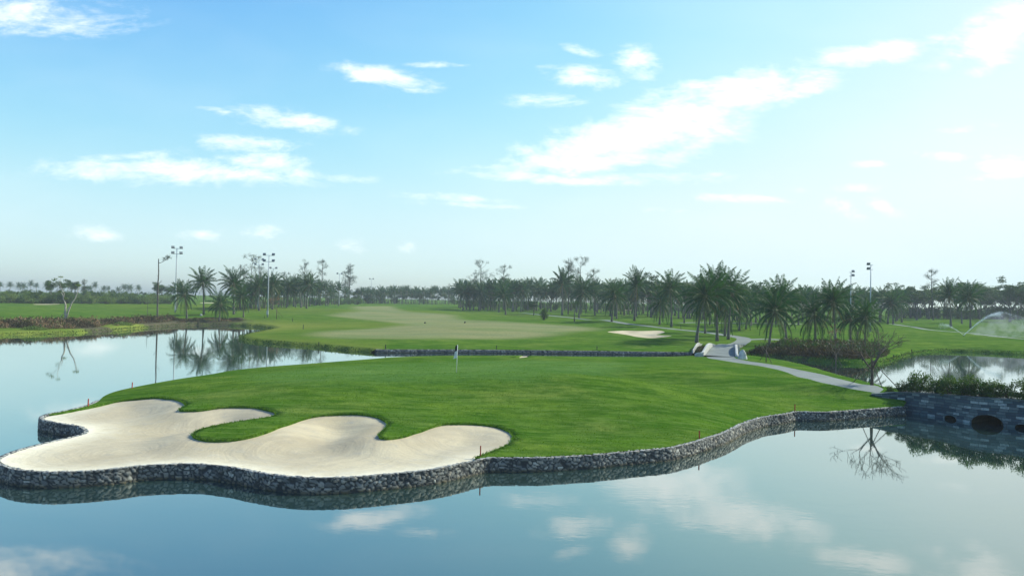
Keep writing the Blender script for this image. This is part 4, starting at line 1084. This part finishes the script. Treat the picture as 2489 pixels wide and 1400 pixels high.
# ------------------------------------------------------------------ golf furniture
def flag():
    p = hit(1109.5, 905, hI); z = float(hI(p[None])[0]); root = empty('golf_flag', (p[0], p[1], z)); H = 67/FPX*p[1]
    tag(root, 'white flagstick with a limp white and dark flag standing on the putting green', 'golf flag')
    lean = .045
    mb = MB(); mb.tube([(0, 0, -.05), (lean*.5, 0, H*.5), (lean, 0, H)], [.022, .02, .018], 8); mb.build('pole', M['white'], root, True)
    def cloth(z0, z1, m_, nm, w0, w1):
        V = []; n = 12; c = 7
        for i in range(n+1):
            t = i/n; zz = z0+(z1-z0)*t; w_ = w0+(w1-w0)*t
            for k in range(c): s_ = k/(c-1); V.append((lean*.9-.02-w_*s_, .07*math.sin(s_*9+t*2)*s_**.5, zz-.08*s_))
        Fq = [(i*c+k, i*c+k+1, (i+1)*c+k+1, (i+1)*c+k) for i in range(n) for k in range(c-1)]
        return mesh_obj(nm, V, Fq, m_, root)
    f_ = cloth(H-.42, H-.92, M['white'], 'flag_cloth', .17, .24); f_['label'] = 'white limp cloth'
    f_ = cloth(H-.02, H-.41, M['black'], 'flag_cloth', .14, .16); f_['label'] = 'dark upper cloth'
    mb = MB(); mb.tube([(0, 0, -.06), (0, 0, .004)], [.06, .06], 14); mb.build('cup', M['black'], root)
flag()
def stake(u, vb, vt, m_, label, hf, group, r=.045):
    p = hit(u, vb, hf); z = float(hf(p[None])[0]); H = (vb-vt)/FPX*p[1]; mb = MB()
    mb.tube([(0, 0, -.1), (0, 0, H*.97), (0, 0, H)], [r, r, r*.6], 4); o_ = mb.build('marker_stake', m_); o_.location = (p[0], p[1], z); o_.rotation_euler = (R(random.uniform(-1, 1)), R(random.uniform(-2, 2)), .78)
    tag(o_, label, 'stake', group)
RG = 'red hazard stakes round the island'
for u, vb, vt, lb in ((214, 987, 969, 'red hazard stake at the back left rim of the big bunker'), (321, 943, 929, 'dark red hazard stake on the island edge against the left lake'), (1168, 1108, 1083, 'bright red hazard stake at the right tip of the big bunker'),
                      (1700, 1066, 1047, 'orange red hazard stake above the middle of the curved stone wall'), (1932, 1000, 984, 'red hazard stake near the wall on the right, closest to the slate bridge')):
    stake(u, vb, vt, M['red'], lb, hI, RG, .038)
DG = 'dark posts on the far grass'
for u, vb, vt, lb in ((737, 800, 789, 'dark post on the sunny grass left of the dormant fairway'), (1655, 800, 789, 'dark post beside the cart path right of the pale bunker'), (585, 817, 810, 'tiny dark post on the tip of the grassy spit'),
                      (937, 853, 842, 'thin dark post above the left end of the straight bank wall'), (1207, 849, 839, 'thin dark post above the middle of the straight bank wall'), (1451, 850, 841, 'thin dark post above the right part of the straight bank wall'),
                      (775, 840, 831, 'thin dark post on the grassy spit bank in front of the fairway'), (643, 774, 768, 'stub post at the foot of the white floodlight mast'), (2096, 877, 869, 'dark post on the bank below the fern mound'), (2172, 870, 862, 'dark post at the left corner of the right pond'), (2216, 856, 849, 'small dark post on the far rim of the right pond'), (711, 782, 773, 'small tufted post on the sunny grass right of the reddish sapling')):
    stake(u, vb, vt, M['black'], lb, hM, DG, .07)
def small_block(u, v, m_, name, label, cat, r, group=None):
    p = hit(u, v, hM); z = float(hM(p[None])[0]); mb = MB(); mb.tube([(0, 0, -.05), (0, 0, r*.9), (0, 0, r*1.5), (0, 0, r*1.7)], [r, r*.95, r*.7, r*.2], 9); o_ = mb.build(name, m_, None, True); o_.location = (p[0], p[1], z); tag(o_, label, cat, group)
small_block(489, 768, M['boulder'], 'white_stone', 'white upright stone among the pond-side palms', 'stone', .32)
small_block(1033, 786, M['black'], 'turf_marker', 'left of two low dark lumps on the dormant fairway', 'marker', .22)
small_block(1130, 785, M['black'], 'turf_marker', 'right of two low dark lumps on the dormant fairway', 'marker', .22)
small_block(793, 739, M['kerb'], 'path_marker', 'small pale marker under the last palm of the left grove', 'marker', .6)
small_block(852, 736, M['kerb'], 'path_marker', 'small pale marker under the narrow columnar casuarina', 'marker', .6)

# floodlight masts
def mast(H, arms, name='floodlight_mast'):
    root = empty(name, (0, 0, 0)); mb = MB(); mb.tube([(0, 0, -.3), (0, 0, H*.5), (0, 0, H)], [.19, .14, .085], 10); mb.build('pole', M['steel'], root, True)
    mb = MB(); mb.box((0, -.25, 1.2), (.22, .15, .5)); mb.build('control_box', M['steel'], root)
    for z, w_, n_ in arms:
        mb = MB(); mb.box((0, 0, H-z), (w_, .05, .05)); mb.build('crossbar', M['steel'], root)
        for k in range(n_):
            x = -w_+2*w_*k/(n_-1) if n_ > 1 else w_
            mb = MB(); q = Matrix.Rotation(R(-35), 3, 'X') @ Matrix.Rotation(0, 3, 'Z')
            mb.box((x, -.18, H-z+.28), (.36, .14, .30), mat=q); mb.tube([(x, 0, H-z), (x, -.1, H-z+.2)], .04, 5)
            mb.build('floodlight', M['lampm'], root)
    root['hn'] = H+.4; return root
MA = [mast(16, [(0, .95, 2), (1.35, .95, 2)]), mast(16, [(0, 1.15, 2), (1.6, 1.15, 2)]), mast(14, [(0, 1., 2)]), mast(16, [(0, .5, 1), (1.1, .5, 1)])]
MG = 'floodlight masts'
for k, u, vb, vt, lb, rz in ((0, 426, 760, 600, 'leftmost floodlight mast, four lamps, above the palm beside the left pond', .6), (1, 650.5, 771, 617, 'large white floodlight mast with paired crossbars standing forward of the left grove', .05),
    (1, 627, 752, 629, 'four lamp floodlight mast rising behind the palms just left of the white mast', .3), (2, 662, 748, 650, 'floodlight mast top seen just right of the white mast', .4),
    (2, 824, 741, 664, 'slim grey floodlight mast right of the left grove', 0), (2, 902, 737, 677, 'distant floodlight mast over the far palms at the end of the fairway', 0),
    (3, 2067, 800, 658, 'left one of two floodlight masts above the fern mound', 0), (3, 2115, 806, 640, 'right and taller one of two floodlight masts above the fern mound', 3.14)):
    o_ = place(MA[k], u, vb, vt, lb, 'floodlight', MG, rz=rz)

# sprinkler
def sprinkler():
    random.seed(8); p = hit(2343, 818, hM); z = float(hM(p[None])[0]); root = empty('sprinkler', (p[0], p[1], z)); tag(root, 'lawn sprinkler throwing two white arcs of water on the right lawn', 'sprinkler')
    mb = MB(); mb.tube([(0, 0, 0), (0, 0, .25), (0, 0, .32)], [.07, .06, .09], 8); mb.tube([(0, 0, .3), (.15, 0, .42)], .03, 6); mb.build('head', M['lampm'], root, True)
    k = p[1]/FPX
    def jet(px, n, wd, name, fall):
        mb = MB(); P_ = smooth([(a, b) for a, b in px], 10)
        for i in range(n):
            t = random.random()**.75; x = t*(len(P_)-1); j = min(int(x), len(P_)-2); q = P_[j]+(P_[j+1]-P_[j])*(x-j)
            sp = wd*(.05+t)
            c = Vector(((q[0]-2343)*k+random.gauss(0, sp*.5), random.gauss(0, sp), (818-q[1])*k+.3+random.gauss(0, sp*.35)-abs(random.gauss(0, fall*t*t))))
            if c.z < 0.02: c.z = random.uniform(.02, .3)
            mb.kite(c, Vector((random.uniform(-1, 1), random.uniform(-1, 1), random.uniform(-1, 1))).normalized()*random.uniform(.04, .11), .022)
        mb.build(name, M['spray'], root)
    jet([(2343, 818), (2370, 793), (2400, 771), (2420, 763), (2432, 760)], 3600, .42, 'water_jet', .6)
    jet([(2430, 760), (2455, 764), (2480, 774), (2510, 786), (2550, 808)], 1000, 1.5, 'water_jet', 3.0)
    jet([(2343, 818), (2325, 806), (2308, 796), (2298, 792), (2285, 792)], 1000, .4, 'water_jet', .6)
    # drifting mist
    m_ = bpy.data.materials.new('spray_mist'); m_.use_nodes = True; nt = m_.node_tree; nt.nodes.clear(); out = nt.nodes.new('ShaderNodeOutputMaterial'); pv = nt.nodes.new('ShaderNodeVolumePrincipled')
    pv.inputs['Color'].default_value = (.95, .97, 1, 1); _n = N(nt); _z = _n.n('SeparateXYZ'); _n.set(_z.inputs[0], _n.obj()); _d = _n.math('MULTIPLY', _n.mapr(_n.noise(_n.obj(), .55, 4, .6), .38, .66), _n.mapr(_z.outputs[2], 5.5, .5, .05, .13)); nt.links.new(_d, pv.inputs['Density']); nt.links.new(pv.outputs[0], out.inputs['Volume'])
    V = []; Fq = []; nu, nv = 20, 10; prof = [(2350, 812, 818), (2368, 796, 821), (2395, 774, 825), (2425, 762, 829), (2460, 765, 832), (2500, 776, 834), (2560, 800, 836)]
    for (u, vt, vb) in prof:
        for i in range(nu):
            a = 2*math.pi*i/nu; h_ = max((vb-vt)/2*k, .05); w_ = h_*.9+.05; V.append(((u-2343)*k, w_*math.cos(a), max(.03, (818-(vt+vb)/2)*k+.6+h_*math.sin(a))))
    for j in range(len(prof)-1):
        for i in range(nu): i2 = (i+1) % nu; Fq.append((j*nu+i, j*nu+i2, (j+1)*nu+i2, (j+1)*nu+i))
    Fq += [tuple(range(nu))[::-1], tuple(len(V)-nu+q for q in range(nu))]
    mesh_obj('spray_mist', V, Fq, m_, root)
sprinkler()

def bank_grass():
    random.seed(21); mb = MB(); L = resample(np.concatenate([A1[20:], ]), .11)
    for L_, sel in ((L, 1), (resample(A2[3:], .13), 1)):
        t = np.gradient(L_, axis=0); t /= np.hypot(*t.T)[:, None]
        for p, q in zip(L_, t):
            if abs(p[0]) > 130: continue
            nn_ = np.array((-q[1], q[0])); nn_ = nn_ if nn_[1] > 0 or p[0] > -30 else nn_
            for k in range(2):
                o_ = p+nn_*random.uniform(.0, .45)*(1); a = random.uniform(0, 6.28)
                mb.kite((o_[0], o_[1], random.uniform(.05, .4)), Vector((math.cos(a)*.4, math.sin(a)*.4-.3, random.uniform(-.2, .9))).normalized()*random.uniform(.15, .4), .05, 0 if random.random() < .8 else 1)
    tag(mb.build('bank_grass', [leafmat('bank_grass_shaded', (.022, .055, .010), (.05, .09, .016), .2, 1.), M['leafl']]), 'longer grass over the far water edges, coloured dark for the shaded bank undercut', 'grass', kind='stuff')  # shade of the undercut bank put into the blade colour
bank_grass()
# grass fringe along the cut edges
def fringe():
    random.seed(3); mb = MB(); C_ = resample(chain, .05); Z = hI(C_); nrm = np.gradient(C_, axis=0)
    for p, z in zip(C_, Z):
        for k in range(3):
            a = random.uniform(0, 6.28); mb.kite((p[0]+random.gauss(0, .05), p[1]+random.gauss(0, .05), z-.05), Vector((math.cos(a)*.5, math.sin(a)*.5, random.uniform(.3, 1))).normalized()*random.uniform(.06, .15), .018)
    Np = 95000; rg = np.random.default_rng(5); yy_ = 33+47*rg.random(Np)**1.5; xx_ = rg.uniform(-24, 36, Np); Q_ = np.stack([xx_, yy_], 1)
    Q_ = Q_[inside(Q_, isl_poly) & ~inside(Q_, sand_poly) & ~inside(Q_, isl_path)]; pt = np.array([math.sin(a*1.3+math.sin(b*.9)*2)*math.cos(b*1.7) for a, b in Q_]); Q_ = Q_[rg.random(len(Q_)) < .45+.5*pt]; Zq = hI(Q_)
    for q, z in zip(Q_, Zq):
        a = random.uniform(0, 6.28); mb.kite((q[0], q[1], z-.02), (math.cos(a)*.06, math.sin(a)*.06, random.uniform(.03, .075)), .022)
    W_ = resample(wall_line[:i0], .06)
    for p in W_:
        for k in range(2):
            a = random.uniform(0, 6.28); mb.kite((p[0]+random.gauss(0, .04), p[1]+.05+random.gauss(0, .04), ZW-.03), Vector((math.cos(a)*.6, math.sin(a)*.6, random.uniform(.3, 1))).normalized()*random.uniform(.05, .12), .016)
    tag(mb.build('grass', [leafmat('grass_blade', (.07, .15, .010), (.11, .20, .02), .45, 2.)]), 'longer grass blades along the cut edges of the bunker and wall', 'grass', kind='stuff')
fringe()

# prototypes never used go away
for o_ in [q for q in COL.objects if q.parent is None and 'hn' in q and 'label' not in q]:
    for c in list(o_.children): bpy.data.objects.remove(c)
    bpy.data.objects.remove(o_)
for o_ in COL.objects:
    if 'hn' in o_: del o_['hn']

# ------------------------------------------------------------------ air
hb = MB(); hb.box((0, 455, 20), (905, 510, 22.2)); m_ = bpy.data.materials.new('haze'); m_.use_nodes = True; nt = m_.node_tree; nt.nodes.clear()
out = nt.nodes.new('ShaderNodeOutputMaterial'); pv = nt.nodes.new('ShaderNodeVolumePrincipled'); nt.links.new(pv.outputs[0], out.inputs['Volume'])
pv.inputs['Color'].default_value = (.86, .96, 1, 1); pv.inputs['Density'].default_value = .00029; pv.inputs['Anisotropy'].default_value = .0
tag(hb.build('haze', m_), kind='stuff')

# ------------------------------------------------------------------ light
SUN_EL, SUN_AZ = R(36), R(66)           # azimuth clockwise from the view direction (+Y)
sd = Vector((math.sin(SUN_AZ)*math.cos(SUN_EL), math.cos(SUN_AZ)*math.cos(SUN_EL), math.sin(SUN_EL)))
sun = bpy.data.lights.new('sun', 'SUN'); sun.energy = 3.6; sun.angle = R(.5); sun.color = (.97, .98, .84)
so = bpy.data.objects.new('sun', sun); COL.objects.link(so); so.rotation_euler = sd.to_track_quat('Z', 'Y').to_euler()

w = bpy.data.worlds.new('World'); S.world = w; w.use_nodes = True; nt = w.node_tree; nt.nodes.clear(); n = N(nt)
out = nt.nodes.new('ShaderNodeOutputWorld'); bgn = nt.nodes.new('ShaderNodeBackground'); nt.links.new(bgn.outputs[0], out.inputs[0])
sky = n.n('TexSky', sky_type='NISHITA'); sky.sun_disc = False; sky.sun_elevation = SUN_EL; sky.sun_rotation = SUN_AZ
sky.air_density = 1.3; sky.dust_density = 1.0; sky.ozone_density = 2.0; sky.altitude = 0
tc = n.n('TexCoord').outputs['Generated']; sp = n.n('SeparateXYZ'); n.set(sp.inputs[0], tc)
yy = n.math('MAXIMUM', sp.outputs[1], .05); A_ = n.math('DIVIDE', sp.outputs[0], yy); B_ = n.math('DIVIDE', sp.outputs[2], yy)
cxy = n.n('CombineXYZ'); n.set(cxy.inputs[0], A_); n.set(cxy.inputs[1], n.math('MULTIPLY', B_, 2.6))
skew = n.n('Mapping'); n.set(skew.inputs[0], cxy.outputs[0]); skew.inputs['Rotation'].default_value = (0, 0, -.18)
nz = n.math('ADD', n.math('MULTIPLY', n.noise(skew.outputs[0], 8.5, 8, .66, .5), .7), n.math('MULTIPLY', n.noise(skew.outputs[0], 27, 5, .65, .3), .3)); nz2 = n.noise(skew.outputs[0], 3.2, 3, .5, .2)
clouds = [(1800, 225, 190, 46, -14, 1), (1650, 280, 190, 60, -16, 1), (1490, 345, 230, 54, -12, 1), (1420, 395, 250, 30, -3, .95), (1640, 385, 100, 28, -18, .8), (1600, 430, 170, 16, 0, .8), (1270, 428, 110, 18, 3, .8),
 (2430, 70, 150, 45, -24, 1), (2100, 135, 130, 24, -5, 1), (2395, 165, 60, 26, -20, .8), (1405, 190, 90, 28, 6, .95), (1552, 150, 55, 36, 20, .8), (1400, 120, 55, 14, 15, .6), (920, 185, 130, 22, 9, .85), (1060, 158, 75, 8, 0, .6),
 (700, 295, 130, 24, 8, .85), (610, 350, 125, 24, 2, .8), (430, 418, 300, 30, 1, .95), (640, 395, 120, 26, 0, .8), (815, 430, 90, 14, 4, .6), (100, 30, 210, 46, 6, .95), (1330, 243, 90, 18, 0, .75), (1100, 480, 140, 12, 3, .5),
 (1800, 482, 130, 12, 2, .6), (1610, 512, 70, 10, 0, .5), (225, 570, 75, 24, 0, .55), (490, 572, 60, 24, 0, .6), (640, 562, 65, 20, 0, .5), (860, 603, 45, 26, 0, .5), (990, 605, 40, 20, 0, .5), (2290, 378, 80, 14, 3, .8),
 (2040, 500, 70, 24, 15, .7), (2450, 395, 80, 26, 0, .8), (2120, 400, 50, 10, 0, .6), (1950, 462, 50, 10, 0, .5), (2150, 505, 60, 18, 20, .6), (980, 263, 40, 10, 10, .5), (1020, 222, 60, 12, 5, .5), (2060, 460, 80, 12, 0, .5), (1560, 300, 230, 60, -25, .6), (1950, 215, 120, 30, -20, .6), (2200, 110, 140, 18, -10, .6), (2300, 320, 130, 12, -6, .45), (2420, 430, 90, 10, -4, .5), (300, 385, 160, 16, -4, .5), (1500, 440, 300, 12, 0, .5), (540, 270, 80, 8, 10, .45), (1150, 500, 150, 8, 3, .45), (1690, 330, 160, 60, -20, .55)]
acc = None
for (u, v, ru, rv, ang, st) in clouds:
    dr = ray(u, v); a0, b0 = dr.x/dr.y, dr.z/dr.y; an = R(ang)-roll
    dx = n.math('SUBTRACT', A_, a0); dy = n.math('SUBTRACT', B_, b0)
    ca, sa = math.cos(an), -math.sin(an)           # px y runs down
    e1 = n.math('ADD', n.math('MULTIPLY', dx, ca*FPX/ru), n.math('MULTIPLY', dy, sa*FPX/ru))
    e2 = n.math('ADD', n.math('MULTIPLY', dx, -sa*FPX/rv), n.math('MULTIPLY', dy, ca*FPX/rv))
    r2 = n.math('ADD', n.math('MULTIPLY', e1, e1), n.math('MULTIPLY', e2, e2))
    g = n.math('MULTIPLY', n.math('EXPONENT', n.math('MULTIPLY', r2, -.75)), st)
    acc = g if acc is None else n.math('MAXIMUM', acc, g)
dens = n.mapr(n.math('ADD', n.math('MULTIPLY', acc, .58), n.math('MULTIPLY', n.math('SUBTRACT', nz, .5), 1.9)), .08, .74)
dens = n.math('MULTIPLY', dens, n.mapr(acc, .05, .4))
veil = n.math('MULTIPLY', n.mapr(nz2, .4, .72), .06)
dens = n.math('MAXIMUM', dens, veil)
sc_ = n.n('SeparateColor'); n.set(sc_.inputs[0], sky.outputs[0]); cc_ = n.n('CombineColor')
for i, (k_, pw, mx) in enumerate(((3.6, 2.0, 5.2), (3.22, 2.0, 5.7), (2.35, 1.5, 5.8))):      # contrast and shoulder of the bright sky
    q_ = n.math('POWER', n.math('DIVIDE', sc_.outputs[i], k_), pw)
    n.set(cc_.inputs[i], n.math('MULTIPLY', n.math('SUBTRACT', 1., n.math('EXPONENT', n.math('MULTIPLY', q_, -1.))), mx))
elz = n.n('SeparateXYZ'); n.set(elz.inputs[0], n.n('TexCoord').outputs['Generated'])
low_ = n.mapr(elz.outputs[2], 0., .16, 1, 0)
tint = n.mix(low_, cc_.outputs[0], n.mix(1., cc_.outputs[0], (.88, 1.0, 1.06), 'MULTIPLY'))
cl = n.mix(n.math('MULTIPLY', dens, .8), tint, (8.2, 8.2, 8.1))
nt.links.new(cl, bgn.inputs[0]); bgn.inputs[1].default_value = .1

S.view_settings.view_transform = 'Standard'; S.view_settings.look = 'None'; S.view_settings.exposure = 0.85; S.view_settings.gamma = 1
S.cycles.max_bounces = 6; S.cycles.volume_bounces = 0; S.cycles.transparent_max_bounces = 6; S.cycles.volume_max_steps = 64
